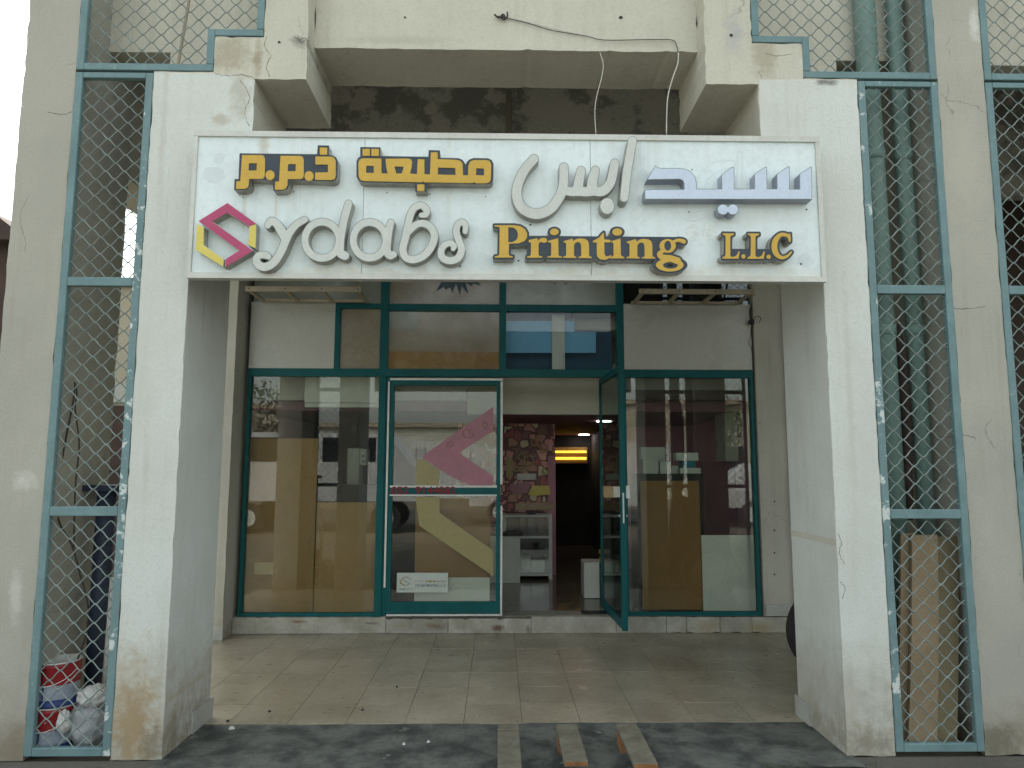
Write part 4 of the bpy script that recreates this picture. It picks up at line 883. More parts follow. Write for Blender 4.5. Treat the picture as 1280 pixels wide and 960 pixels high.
def lower_grille(x0, x1, label, mids, ztop, ml='grille', mr='grille'):
    g = thing('security_grille', label, 'security grille', (x0, 0.0, 0.02), GG)
    y0, y1 = -.006, .030
    MB().cbox(x0, x0+FW, y0, y1, .02, ztop, .003).build('frame_bar', ml, g)
    MB().cbox(x1-FW, x1, y0, y1, .02, ztop, .003).build('frame_bar', mr, g)
    MB().cbox(x0+FW+.0005, x1-FW-.0005, y0, y1, ztop-FW*.8, ztop, .003).build('frame_bar', 'grille', g)
    MB().cbox(x0+FW+.0005, x1-FW-.0005, y0, y1, .02, .02+FW, .003).build('frame_bar', 'grille', g)
    zz = [.02+FW]+mids+[ztop-FW*.8]
    for z in mids: MB().cbox(x0+FW+.0005, x1-FW-.0005, y0-.001, y1-.002, z-.024, z+.024, .003).build('cross_bar', 'grille', g)
    for k in range(len(zz)-1):
        a = zz[k]+(.024 if k else 0); b = zz[k+1]-(.024 if k < len(mids) else 0)
        mesh_rows(x0+FW, x1-FW, a, b, .012, g)
    return g
zml = [at(95, 639, 0)[1], at(120, 352, 0)[1]]; zmr = [at(1160, 642.5, 0)[1], at(1140, 362, 0)[1]]
lower_grille(-2.350, -1.9245, 'left lower mesh grille with paint cans and a bag behind it', zml, 3.615, 'grille', 'scraped')
lower_grille(2.013, 2.468, 'lower mesh grille with two green pipes and leaning cardboard behind it', zmr, 3.615, 'scraped', 'grille')
lower_grille(2.740, 3.188, 'rightmost lower mesh grille cut by the right edge of the photo', zmr, 3.615)
def upper_grille(side, label):
    if side == 'L':
        xa, xb1, xb2 = -2.350, s1L-.002, s2L-.002; sgn = 1
    else:
        xa, xb1, xb2 = 2.468, s1R+.002, s2R+.002; sgn = -1
    g = thing('security_grille', label, 'security grille', (xa, 0.0, 3.63), GG)
    y0, y1 = -.006, .030; zt_ = 4.9
    def vb(x, z0, z1, s_): a, b = sorted((x, x+s_*FW)); MB().cbox(a, b, y0, y1, z0, z1, .003).build('frame_bar', 'grille', g)
    def hb(x0, x1, z0, z1): a, b = sorted((x0, x1)); MB().cbox(a+.0005, b-.0005, y0+.0005, y1-.0005, z0, z1, .003).build('frame_bar', 'grille', g)
    vb(xa, zs0+.004, zt_, sgn); hb(xa+sgn*FW, xb1, zs0+.004, zs0+.044); vb(xb1, zs0+.0445, zs1+.044, -sgn)
    hb(xb1, xb2, zs1+.004, zs1+.044); vb(xb2, zs1+.0445, zt_, -sgn); hb(xa+sgn*FW, xb2-sgn*FW, zt_-.04, zt_)
    a, b = sorted((xa+sgn*FW, xb1-sgn*FW)); mesh_rows(a, b, zs0+.044, zs1+.050, .012, g, zs0+.044, sgn < 0)
    a, b = sorted((xa+sgn*FW, xb2-sgn*FW)); mesh_rows(a, b, zs1+.040, 4.42, .012, g, zs0+.044, sgn < 0)
    return g
upper_grille('L', 'stepped upper grille left of the beam over a pale niche')
upper_grille('R', 'stepped upper grille right of the beam in front of the green pipes')
g = thing('security_grille', 'upper grille at the top right corner of the photo', 'security grille', (2.74, 0, 3.63), GG)
MB().cbox(2.740, 2.78, -.006, .03, 3.63, 4.9, .003).build('frame_bar', 'grille', g)
MB().cbox(2.7805, 3.896, -.0055, .0295, 3.63, 3.67, .003).build('frame_bar', 'grille', g)
MB().cbox(3.856, 3.896, -.006, .03, 3.6705, 4.9, .003).build('frame_bar', 'grille', g)
MB().cbox(2.7805, 3.8555, -.0055, .0295, 4.86, 4.9, .003).build('frame_bar', 'grille', g)
mesh_rows(2.78, 3.856, 3.67, 4.42, .012, g)

# ------------------------------------------------------------------ things behind the grilles
x0, z0 = at(220, 70, .2); x1, z1q = at(236, 0, .2)
tag(MB().tube([(x0, .2, 3.64), (x1+(x1-x0)*.5, .2, z1q+.25)], .009, 8).build('steel_rod', 'bracket'), 'thin slanted metal rod inside the upper left grille', 'rod')
YP = .24
def vpipe(pa, pb, py, z0, z1, label, m='pipe'):
    xa, xb = at(pa, py, YP-.0)[0], at(pb, py, YP)[0]; r = (xb-xa)/2; cx = (xa+xb)/2
    g = thing('drain_pipe', label, 'pipe', (cx, YP, z0), 'green drain pipes behind the right grille')
    MB().tube([(cx, YP, z0), (cx, YP, z1)], r, 20).build('pipe', m, g, smooth=True)
    for z in (3.25, 2.2, 1.15): MB().tube([(cx, YP, z), (cx, YP, z+.06)], r+.006, 20).build('collar', m, g, smooth=True)
vpipe(1083, 1109.5, 283, .04, 7.5, 'left green drain pipe behind the right grille, next to the white pillar')
vpipe(1125, 1144.5, 283, .04, 7.5, 'right green drain pipe behind the right grille, nearer the grey pier')
tag(MB().tube([(at(1137, y, .2)[0]+dx, .215, at(1137, y, .2)[1]) for y, dx in ((405, -.06), (450, -.035), (520, -.012), (600, .0), (650, .006))], [.012, .03, .03, .026, .02], 8).build('sacking_roll', 'sack', smooth=True), 'dark brown sacking roll hanging between the two green pipes', 'roll')
# cardboard sheets
def sheet_lean(pa, pb, pt, pbm, Y, t, m, label):
    xa, zt_ = at(pa, pt, Y+.035); xb = at(pb, pt, Y+.035)[0]; xa2 = at(pa-5, pbm, Y)[0]; xb2 = at(pb-1, pbm, Y)[0]
    mb = MB(); N_ = 8; vs = []
    for i in range(N_+1):
        u = i/N_
        bow = .012*math.sin(u*PI)
        vs += [(xa2+(xa-xa2)*u, Y+.035*u-bow, .03+(zt_-.03)*u), (xb2+(xb-xb2)*u, Y+.035*u-bow, .03+(zt_-.03)*u+(.004 if i == N_ else 0)), (xb2+(xb-xb2)*u, Y+.035*u-bow+t, .03+(zt_-.03)*u), (xa2+(xa-xa2)*u, Y+.035*u-bow+t, .03+(zt_-.03)*u)]
    fs = [(4*i+k, 4*i+(k+1) % 4, 4*i+4+(k+1) % 4, 4*i+4+k) for i in range(N_) for k in range(4)]+[(0, 1, 2, 3), (4*N_, 4*N_+1, 4*N_+2, 4*N_+3)]
    mb.add(vs, fs); tag(mb.build('cardboard_sheet', m), label, 'cardboard', 'cardboard leaning behind the right grille')
sheet_lean(1126, 1142, 667, 926, .085, .02, 'cardbd', 'narrow reddish brown cardboard strip left of the pale one')
sheet_lean(1140, 1172, 669, 926, .050, .02, 'cardbd', 'pale tan cardboard strip in the middle, foremost of the leaning sheets')
sheet_lean(1168, 1197, 671, 926, .075, .02, 'olivebd', 'dark olive cardboard sheet right of the pale strip')
# left side: dark pipe post with plate, hose, white pipe
yb_ = .40
xa, xb = at(121, 640, yb_)[0], at(143, 640, yb_)[0]; ztp = at(130, 614, yb_)[1]
g = thing('dark_post', 'dark blue upright pipe with a flat top plate behind the left grille', 'post', ((xa+xb)/2, yb_, 0))
MB().tube([((xa+xb)/2, yb_, 0), ((xa+xb)/2, yb_, ztp)], (xb-xa)/2, 16).build('pipe', 'darkblue', g, smooth=True)
MB().box(at(104, 612, yb_)[0], at(152, 612, yb_)[0], yb_-.06, yb_+.10, ztp+.001, ztp+.035).build('plate', 'darkblue', g)
xa = at(139, 760, .34)[0]
tag(MB().tube([(xa, .32, .01), (xa-.003, .34, at(139, 722, .34)[1])], .014, 10).build('white_pipe', 'pvc', smooth=True), 'thin white plastic pipe standing in front of the dark post', 'pipe')
yc = .14
def px3(l, Y): return [(at(x, y, Y)[0], Y, at(x, y, Y)[1]) for x, y in l]
def smooth3(p, n=5):
    return [Vector(v) for v in catmull(p, n)]
g = thing('black_cable', 'black cable looping down the inner face of the left pier', 'cable', (at(94, 480, yc)[0], yc, at(94, 480, yc)[1]))
MB().tube(smooth3(px3([(94, 479), (91, 505), (83, 545), (73, 600), (69, 630), (76, 657), (90, 682), (100, 718), (110, 758), (107, 795), (95, 830), (92, 850)], yc)), .0045, 6).build('strand', 'darkcable', g, smooth=True)
MB().tube(smooth3(px3([(93, 478), (96, 490), (94, 512), (99, 555), (95, 598), (93, 640), (92.5, 684)], yc+.01)), .004, 6).build('strand', 'darkcable', g, smooth=True)
# paint cans
def can(cx, cy, z, label, tilt=0):
    g = thing('paint_can', label, 'paint can', (cx, cy, z), 'paint cans behind the left grille'); r, h = .104, .215
    def prof(p, m, name): MB().lathe(cx, cy, p, 28).build(name, m, g, smooth=True)
    prof([(0.001, z+.002), (r, z), (r+.003, z+.004), (r, z+.01), (r, z+.035)], 'canblue', 'body_band')
    prof([(r+.0002, z+.0355), (r+.0002, z+.105)], 'canwhite', 'body_band')
    prof([(r, z+.1055), (r, z+.19), (r+.004, z+.195), (r, z+.2), (r-.002, z+h-.008)], 'red', 'body_band')
    prof([(r-.002, z+h-.0075), (r+.005, z+h-.004), (r+.005, z+h), (r-.012, z+h), (r-.014, z+h-.008), (.001, z+h-.008)], 'pvc', 'lid')
    MB().tube([(cx+r*math.cos(a), cy-.02+r*1.05*math.sin(a)*1.0, z+.17-.06*math.sin(-a) if a < 0 else z+.17) for a in [-PI*k/10 for k in range(11)]], .002, 5).build('handle', 'alu', g)
    MB().box(cx-.012, cx-.006, cy-r-.002, cy-r+.004, z+.04, z+.10).build('label_seam', 'canblue', g)
can(at(66, 900, .14)[0], .15, .012, 'lower red and white paint can, smeared with paint, standing on the ground')
can(at(70, 860, .14)[0], .15, .232, 'upper red and white paint can on top of the other one')
# plastic bag: crumpled blob
def blob(cx, cy, cz, rx, ry, rz, name, m, parent=None, amp=.22, sd=0, seg=26):
    bm = bmesh.new(); bmesh.ops.create_icosphere(bm, subdivisions=4, radius=1)
    for v in bm.verts:
        n = v.co.normalized(); k = 1+amp*noise.noise(n*2.3+Vector((sd, 0, 0)))+amp*.6*abs(noise.noise(n*5.5+Vector((0, sd, 0))))
        v.co = Vector((cx+n.x*rx*k, cy+n.y*ry*k, max(.012, cz+n.z*rz*k)))
    bm.verts.index_update()
    mb = MB().add([v.co[:] for v in bm.verts], [[v.index for v in f.verts] for f in bm.faces]); bm.free()
    return mb.build(name, m, parent, smooth=True)
bg = blob(at(112, 905, .14)[0], .15, .12, .105, .09, .13, 'plastic_bag', 'bag', amp=.3, sd=3); tag(bg, 'crumpled white plastic bags heaped beside the paint cans', 'bag')
b2 = blob(at(118, 880, .14)[0], .13, .265, .075, .06, .055, 'bag_top', 'pvc', bg, amp=.25, sd=8)
b2 = blob(at(90, 912, .14)[0], .06, .16, .03, .03, .055, 'bag_knot', 'pvc', bg, amp=.3, sd=5)

# ------------------------------------------------------------------ awning frames above the shop windows
def wall_frame(x0, x1, label, side):
    g = thing('metal_wall_frame', label, 'metal frame', (x0, 2.66, 2.95), 'angle steel frames above the shop windows')
    z = 2.95; yf, yr = 2.25, 2.625
    MB().cbox(x0, x1, yf-.012, yf+.012, z-.012, z+.032, .002).build('front_bar', 'bracket', g)
    MB().cbox(x0, x1, yr-.012, yr+.012, z-.012, z+.012, .002).build('rear_bar', 'bracket', g)
    for k in range(4):
        x = x0+.03+(x1-x0-.06)*k/3
        MB().box(x-.016, x+.016, yf+.013, yr-.013, z-.010, z+.008).build('cross_bar', 'bracket', g)
        MB().tube([(x-.0, yf-.015, z+.012), (x, yf-.0125, z+.012)], .006, 8).build('bolt', 'black', g)
    xs = x1-.02 if side > 0 else x0+.02
    xs = x1-.02
    MB().tube([(xs, yf, z+.034), (xs+.0, yr, z+.42)], .011, 6).build('stay', 'bracket', g)
wall_frame(-2.18, -1.19, 'beige steel frame on the wall above the left shop window', 1)
wall_frame(1.205, 2.215, 'rusty beige steel frame on the wall above the right shop window', 1)
# small black junction box with loose wires
x, z = at(938, 403, 2.63)
g = thing('junction_box', 'small black box with loose wires on the wall above the right window', 'junction box', (x, 2.63, z))
MB().cbox(x-.018, x+.022, 2.59, 2.638, z-.02, z+.02, .003).build('box', 'black', g)
MB().tube(smooth3(px3([(938, 400), (937, 388), (939, 380)], 2.62)), .006, 6).build('wire', 'darkcable', g)
MB().tube(smooth3(px3([(940, 402), (946, 395), (951, 398), (949, 403)], 2.60)), .003, 6).build('wire', 'darkcable', g)
MB().tube(smooth3(px3([(939, 406), (938, 420), (936, 428), (940, 440), (941, 462)], 2.632)), .003, 6).build('wire', 'darkcable', g)
# wires over the beam
x, z = at(628, 20, .13)
g = thing('facade_wires', 'loose thin wires drooping along the beam with two ends hanging to the sign', 'wires', (x, .13, z))
MB().tube(smooth3(px3([(622, 20), (660, 29), (690, 38), (733, 45), (755, 50), (810, 49.5), (840, 50), (846, 58), (848, 66)], .128)), .0022, 6).build('wire', 'darkcable', g, smooth=True)
MB().tube(smooth3(px3([(625, 19), (670, 30), (700, 37), (736, 46)], .13)), .0020, 6).build('wire', 'cable', g, smooth=True)
MB().tube(smooth3([(*p[:1], p[1], p[2]) for p in px3([(848, 66), (847, 80), (841, 97), (835, 120), (833.5, 140), (833, 169)], .05)]), .0032, 6).build('hanging_wire', 'cable', g, smooth=True)
MB().tube(smooth3(px3([(750, 66), (754, 80), (752, 97), (746, 120), (743.5, 140), (745, 169)], .05)), .0023, 6).build('hanging_wire', 'cable', g, smooth=True)
for pts in ([(620, 20), (624, 22), (629, 18), (632, 23)], [(626, 22), (630, 24), (634, 21), (634, 15)], [(618, 18), (622, 21), (631, 21)]):
    MB().tube(smooth3(px3(pts, .12)), .005, 6).build('wire_knot', 'darkcable', g)
# vertical pipe on rear wall above
x = at(636, 140, 2.66)[0]
tag(MB().tube([(x, 2.64, 4.0), (x, 2.64, 5.0)], .03, 12).build('wall_pipe', 'inner', smooth=True), 'grey vertical pipe on the peeling wall above the sign', 'pipe')

# ------------------------------------------------------------------ shop interior
room = thing('shop_interior', 'dim pink walled interior of the printing shop', 'room', (0, 2.9, .15))
bx(-2.44, 2.60, 2.902, 11.7, .02, .148).build('floor', 'intfloor', room)
ZC = 1.985
bx(-2.44, 2.60, 3.12, 8.4, ZC, ZC+.1).build('ceiling', 'purple', room)
bx(-2.44, -2.38, 2.901, 8.4, .149, 3.9).build('side_wall', 'pink', room)
bx(2.44, 2.50, 2.901, 8.4, .149, 3.9).build('side_wall', 'pink', room)
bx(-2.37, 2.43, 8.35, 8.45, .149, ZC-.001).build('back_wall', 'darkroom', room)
XW = at(694, 620, 5.1)[0]
XW2 = at(572, 560, 5.1)[0]
bx(XW2, XW, 5.1, 5.2, .149, ZC-.001).build('papered_wall', 'wallpaper', room)
bx(-2.37, XW2-.001, 5.1, 5.2, .149, ZC-.001).build('shade_dark_wall', 'darkroom', room)  # dimness behind the left window painted as a near-black wall
bx(XW-.09, XW+.004, 5.08, 5.099, .149, ZC-.4).build('wall_edge', 'pink', room)
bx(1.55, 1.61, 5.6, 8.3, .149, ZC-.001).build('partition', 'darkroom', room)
bx(1.611, 2.43, 5.6, 5.66, .149, ZC-.001).build('partition', 'pink', room)
zbk = at(700, 518, 3.0)[1]
bx(m2a-.3, m3b, 3.0, 3.1, zbk, zh1+.1).build('bulkhead', 'cream', room)
bx(m3b+.01, 2.43, 3.0, 3.1, at(850, 500, 3.0)[1], zh1+.1).build('bulkhead', 'panel', room)
bx(-2.37, m2a-.31, 3.0, 3.1, at(400, 500, 3.0)[1], zh1+.1).build('bulkhead', 'panel', room)
bx(m3b+.03, 2.25, 2.86, 2.97, at(850, 500, 2.9)[1], at(850, 488, 2.9)[1]).build('shutter_box', 'slate', room)
bx(-2.36, 2.40, 2.905, 3.55, 2.75, 2.85).build('upper_slab', 'cream', room)
# lights
for px, py in ((755, 526), (730, 543)):
    d = _F+(px-640)/F_PX*_R-(py-480)/F_PX*_U; P = CAM+d*(ZC-CAM[2])/d[2]
    tag(MB().tube([(P[0], P[1], ZC-.012), (P[0], P[1], ZC-.001)], .085, 20).build('downlight', 'downlight'), 'lit round ceiling light ' + ('nearer the doorway' if px > 750 else 'further back in the shop'), 'ceiling light', 'ceiling lights in the shop')
xa, za = at(694, 573, 8.2); xb, _ = at(733, 573, 8.2)
g = thing('yellow_reflection', 'yellow reflection built as glowing tubes on the dark back wall', 'painted glow', (xa, 8.2, za))  # glowing tubes and backing added in place of a yellow reflection
MB().tube([(xa, 8.2, za), (xb, 8.2, za)], .022, 8).build('tube', 'yellow_glow', g)
MB().tube([(xa, 8.2, za+.11), (xb, 8.2, za+.11)], .018, 8).build('tube', 'yellow_glow', g)
MB().box(xa-.02, xb+.02, 8.235, 8.34, za-.08, za+.19).build('glow_backing', 'tanfilm', g)
# wall pictures and shelf
def hang(pts, Y, m, name, label, cat, t=.012): tag(MB().prism([at(x, y, Y) for x, y in pts], Y-t, Y).build(name, m), label, cat)
hang([(638, 605), (661, 603), (664, 606), (659, 617), (642, 617), (637, 612)], 5.095, 'film_pink', 'wall_plaque', 'pink rounded sign on the patterned wall', 'wall sign')
hang([(665, 607), (686, 607), (688, 618), (666, 620), (660, 618)], 5.09, 'yellow', 'wall_plaque', 'pale yellow sign right of the pink one', 'wall sign')
hang([(632, 573), (636, 570), (641, 574), (641, 595), (637, 600), (633, 595)], 5.095, 'tanpaper', 'wall_plaque', 'tall tan sign left on the patterned wall', 'wall sign')
hang([(646, 592), (670, 592), (670, 600), (646, 600)], 5.095, 'panel', 'wall_plaque', 'small grey frame on the patterned wall', 'picture')
hang([(644, 629), (691, 628), (691, 637), (644, 638)], 5.09, 'tanfilm', 'wall_strip', 'orange brown strip above the display cabinet', 'wall strip')
for k, (cx, cy, r) in enumerate(((661, 576, 6), (652, 571, 4), (645, 586, 3), (655, 586, 3), (680, 560, 5), (668, 553, 4), (683, 588, 4))):
    x, z = at(cx, cy, 5.09); rr = r/F_PX*8.8
    tag(MB().tube([(x+rr*math.cos(a), 5.085, z+rr*math.sin(a)) for a in [2*PI*i/16 for i in range(17)]], .011, 5, caps=False).build('ring_ornament', 'tanpaper'), ['large ring ornament, nearest the dark doorway edge below the top', 'small ring ornament left of the large one', 'lower left small ring ornament', 'lower small ring ornament in the middle', 'upper ring ornament close to the dark passage', 'topmost small ring ornament', 'lowest ring ornament on the right'][k]+' on the patterned wall', 'ornament', 'ring ornaments on the patterned wall')
# display cabinet
xa, z1c = at(628, 641, 4.98); xb, _ = at(688, 641, 4.98)
g = thing('display_cabinet', 'white framed glass display cabinet against the patterned wall', 'cabinet', (xa, 4.98, .15))
for x0_, x1_ in ((xa, xa+.04), (xb-.04, xb)): MB().box(x0_, x1_, 4.70, 5.07, .15, z1c).build('post', 'white', g)
for z_ in (.19, .62, z1c-.035): MB().box(xa+.041, xb-.041, 4.70, 5.06, z_, z_+.025).build('shelf', 'white', g)
MB().box(xa+.04, xb-.04, 5.061, 5.068, .15, z1c).build('back_panel', 'darkroom', g)
MB().box(xa+.04, xb-.04, 4.702, 4.706, .22, z1c-.04).build('pane', 'glass', g)
for k, (px, w, h, zz, m) in enumerate([(652, .07, .2, .645, 'black'), (664, .1, .26, .645, 'darkblue'), (676, .08, .2, .645, 'slate'), (657, .12, .18, .215, 'panel'), (672, .16, .14, .215, 'white'), (683, .06, .2, .215, 'slate')]):
    x = at(px, 650, 4.9)[0]; tag(MB().cbox(x-w/2, x+w/2, 4.82, 4.98, zz, zz+h, .008).build('goods', m), 'item '+['in black, left on the upper shelf', 'tall dark blue, middle of the upper shelf', 'dark brown, right on the upper shelf', 'grey, left on the lower shelf', 'white and wide, middle of the lower shelf', 'thin and dark, right on the lower shelf'][k]+' of the display cabinet', 'shop goods')
# counter
xa = at(600, 700, 4.45)[0]; xb = at(650, 700, 4.45)[0]; zc = at(640, 667, 4.45)[1]
g = thing('counter', 'pale counter with a dark top inside the doorway', 'counter', (xa, 4.45, .15))
MB().box(xa-.5, xb, 4.45, 4.69, .15, zc-.025).build('front_panel', 'white', g); MB().box(xa-.52, xb+.03, 4.42, 4.695, zc-.024, zc).build('top', 'black', g)
# white carton with tape rolls
x0_, y0_ = .85, 3.5; zt_ = at(740, 703, 3.5)[1]
g = thing('white_carton', 'white carton tied with black strap on the shop floor', 'box', (x0_, 3.5, .15))
MB().cbox(x0_, x0_+.30, 3.5, 3.78, .152, zt_, .004).build('carton', 'white', g)
xs_ = at(750, 720, 3.498)[0]; MB().box(xs_-.006, xs_+.006, 3.496, 3.4995, .152, zt_).build('strap', 'black', g)
for k in range(4):
    z_ = zt_+.004+k*.038
    tag(MB().tube([(x0_+.22, 3.6, z_), (x0_+.22, 3.6, z_+.034)], .055, 16).build('tape_roll', 'gold' if k % 2 == 0 else 'black'), ('lowest yellow', 'lower black', 'upper yellow', 'topmost black')[k]+' tape roll of the stack on the white carton', 'tape roll', 'tape rolls on the white carton')
tag(bx(at(728, 770, 2.72)[0], .96, 2.74, 2.86, .151, .16).build('door_mat', 'black'), 'narrow black rubber strip on the floor inside the doorway', 'mat')

# boards behind the windows
def board(px0, py0, px1, py1, Y, t, m, name, label, cat, group=None):
    return tag(pbox(px0, py0, px1, py1, Y, t).build(name, m), label, cat, group)
board(303, 548, 394, 767, 2.745, .012, 'ply', 'plywood_board', 'tall brown plywood board behind the left window, at its left', 'board', 'boards standing behind the shop windows')
board(394, 628, 470, 767, 2.73, .012, 'ply', 'plywood_board', 'shorter plywood board behind the left window, next to the mullion', 'board', 'boards standing behind the shop windows')
board(318, 703, 341, 718, 2.741, .002, 'tanpaper', 'paper_note', 'small tan paper note stuck on the tall plywood board', 'note')
board(519, 622, 613, 722, 2.75, .01, 'mdf', 'brown_board', 'brown board standing behind the closed door glass', 'board', 'boards standing behind the shop windows')
board(518, 722, 612, 753, 2.74, .012, 'white', 'white_board', 'low white board at the foot of the closed door', 'board', 'boards standing behind the shop windows')
board(802, 601, 876, 762, 2.78, .012, 'mdf', 'brown_board', 'plain brown board behind the right window', 'board', 'boards standing behind the shop windows')
board(878, 669, 946, 767, 2.77, .012, 'white', 'white_board', 'stained white board behind the right window, at its right', 'board', 'boards standing behind the shop windows')
g = thing('lightbox', 'white hanging box panel in the upper part of the left window', 'panel', (at(430, 490, 2.8)[0], 2.8, at(430, 509, 2.8)[1]))
pbox(381, 466, 476, 503.2, 2.80, .08).build('panel', 'white', g); pbox(381, 504, 476, 509, 2.797, .08).build('lower_trim', 'white', g)
g = thing('machine_cabinet', 'grey green machine with a raised side arm behind the left window', 'machine', (at(440, 620, 3.3)[0], 3.3, .15))
xa, xb = at(433, 600, 3.3)[0], at(449, 600, 3.3)[0]; MB().cbox(xa, xb, 3.3, 3.5, .151, at(440, 560, 3.3)[1], .01).build('body', 'panel', g)
MB().cbox(xb+.001, at(458, 570, 3.3)[0], 3.3, 3.5, at(440, 582, 3.3)[1], at(440, 561, 3.3)[1], .01).build('arm', 'panel', g)
for yy in (570, 577): x, z = at(454, yy, 3.298); MB().tube([(x, 3.296, z), (x, 3.3, z)], .01, 8).build('knob', 'black', g)
board(395, 606, 470, 640, 3.05, .2, 'black', 'black_machine', 'low black machine behind the shorter plywood board', 'machine')
# shelf with boxes
zsh = at(840, 592, 3.0)[1]
xa, xb = at(796, 595, 3.0)[0], at(878, 595, 3.0)[0]
g = thing('dark_cabinet', 'black cabinet carrying small boxes behind the right window', 'cabinet', (xa, 3.0, .15))
MB().box(xa, xb, 3.0, 3.35, .151, zsh-.012).build('body', 'black', g); MB().box(xa-.01, xb+.01, 2.98, 3.36, zsh-.0115, zsh).build('top', 'black', g)
i_ = 0
for (a, b_, c, d_, Y, m, lab) in [(801, 559, 832, 592, 3.2, 'white', 'large grey white carton at the back left of the boxes'), (804, 574, 823, 592, 3.05, 'white', 'square speckled white carton in front of the large one'), (825, 577, 839, 592, 3.05, 'white', 'smaller white carton right of the speckled one'), (840, 582, 848, 592, 3.06, 'panel', 'tiny grey carton between the white one and the flat boxes'),
                                  (850, 585, 876, 591.8, 3.02, 'white', 'flat white box at the bottom of the right stack'), (853, 576, 869, 584.6, 3.03, 'blueprint', 'blue box in the middle of the right stack'), (845, 566, 873, 575.6, 3.02, 'white', 'flat white box on top of the right stack')]:
    tag(pbox(a, b_, c, d_, Y, .12).build('small_box', m), lab, 'box', 'boxes on the black cabinet')
board(906, 514, 922, 576, 3.25, .3, 'panel', 'grey_locker', 'narrow grey locker near the pink side wall', 'cabinet')
board(879, 577, 926, 668, 3.6, .3, 'purple', 'purple_cabinet', 'dark purple cabinet behind the white board', 'cabinet')

# ------------------------------------------------------------------ pallet in the foreground
xq0, yq0 = fl(622, 905, .1)
g = thing('wooden_pallet', 'weathered wooden pallet at the bottom edge with fresh broken ends', 'pallet', (.05, -.1, 0))
for k, (pc, yend) in enumerate(((635, -.75), (708, -.30), (783, -.33))):
    xc, yc_ = fl(pc, 905, .1); w = .056
    if k == 0:
        for (ya, yb2) in ((.105, .185), (-.16, .09), (-.75, -.165)):
            MB().cbox(xc-w+random.uniform(-.004, .004), xc+w, ya, yb2, .078, .1+random.uniform(-.002, .003), .003).build('board', 'wood', g)
        MB().box(xc-w+.004, xc+w-.004, .0905, .1045, .078, .094).build('split', 'freshwood', g)
    else:
        MB().cbox(xc-w, xc+w, yend, .185, .078, .1, .003).build('board', 'wood', g)
        MB().box(xc-w+.002, xc+w-.002, yend-.003, yend-.0005, .079, .099).build('broken_end', 'freshwood', g)
        MB().cbox(xc-w+.004, xc+w-.02, -.36, .16-.02*k, .0, .0775, .003).build('block', 'freshwood', g) if k == 9 else MB().cbox(xc-w+.003, xc+w-.02, .05, .17, .0, .0775, .003).build('block', 'freshwood', g)
    MB().cbox(xc-w+.003, xc+w-.003, -.52, -.40, .0, .0775, .003).build('block', 'freshwood', g)

# tyre behind the right pillar
tx, ty = at(1042, 820, 1.25)[0], 1.25
g = thing('tyre', 'black tyre standing behind the right pillar', 'tyre', (tx, ty, .01))
R0 = .318
def torus(R, rx, ry, m, name, seg=36, sec=12, groove=False):
    vs = []; fs = []
    for i in range(seg):
        a = 2*PI*i/seg
        for k in range(sec):
            b_ = 2*PI*k/sec; rr = R+rx*math.cos(b_)*(1 if abs(math.cos(b_)) < .7 else .92); vs.append((tx+rr*math.cos(a), ty+ry*math.sin(b_), R0+.01+rr*math.sin(a)))
    for i in range(seg):
        for k in range(sec): fs.append((i*sec+k, i*sec+(k+1) % sec, ((i+1) % seg)*sec+(k+1) % sec, ((i+1) % seg)*sec+k))
    MB().add(vs, fs).build(name, m, g, smooth=True)
torus(.248, .07, .095, 'rubber', 'rubber_ring')
torus(.185, .02, .08, 'panel', 'rim')
MB().tube([(tx, ty-.02, R0+.01), (tx, ty+.02, R0+.01)], .168, 24).build('hub_disc', 'panel', g)

# small litter on the ground
for k, (px, py, m, lab) in enumerate([(289, 912, 'pvc', 'crumpled white scrap near the left pillar'), (285, 903, 'black', 'dark flake on the tiles near the left pillar'), (505, 932, 'pvc', 'tiny pale scrap on the dark cement strip'), (535, 929, 'pvc', 'tiny white chip right of the pale scrap'), (337, 891, 'black', 'dark flake in the middle of the left tiles'), (453, 889, 'black', 'dark crumb on the front row of tiles'), (496, 860, 'black', 'flat dark crumb on the tiles left of centre')]):
    x, y = fl(px, py); s_ = .018 if k == 0 else .010
    n = 7; pts = [(x+s_*random.uniform(.6, 1.3)*math.cos(2*PI*i/n), y+s_*random.uniform(.6, 1.3)*math.sin(2*PI*i/n)) for i in range(n)]
    zb_ = .0105
    mb = MB().add([(p[0], p[1], zb_-.006) for p in pts]+[(x+(p[0]-x)*.6, y+(p[1]-y)*.6, zb_+s_*.35) for p in pts], [tuple(range(n)), tuple(n+i for i in range(n))]+[(i, (i+1) % n, n+(i+1) % n, n+i) for i in range(n)])
    tag(mb.build('litter', m), lab, 'litter')

# grit and small stones lying about
mb = MB(); rg = random.Random(11)
for k in range(700):
    x = rg.uniform(-2.6, 2.9); y = rg.uniform(-.5, .46) if rg.random() < .85 else rg.uniform(.46, 2.5)
    if (XLo-.02 < x < XLi+.02 or XRi-.02 < x < XRo+.02 or x < -2.3 or x > 2.4) and y > -.02: continue
    q = rg.uniform(.0012, .0042)*(1 if y < .46 else .7); z = .006 if (-1.69 < x < 1.79 and y > -.1) or y > .46 else -.004
    a = rg.uniform(0, 6.28); c_, s_ = math.cos(a)*q, math.sin(a)*q
    mb.add([(x+c_, y+s_, z-.004), (x-s_, y+c_, z-.004), (x-c_, y-s_, z-.004), (x+s_, y-c_, z-.004), (x, y, z+q*.9)], [(0, 1, 4), (1, 2, 4), (2, 3, 4), (3, 0, 4)])
tag(mb.build('grit', 'yard', normals=False), 'scattered grit on the cement and tiles', 'grit', kind='stuff')
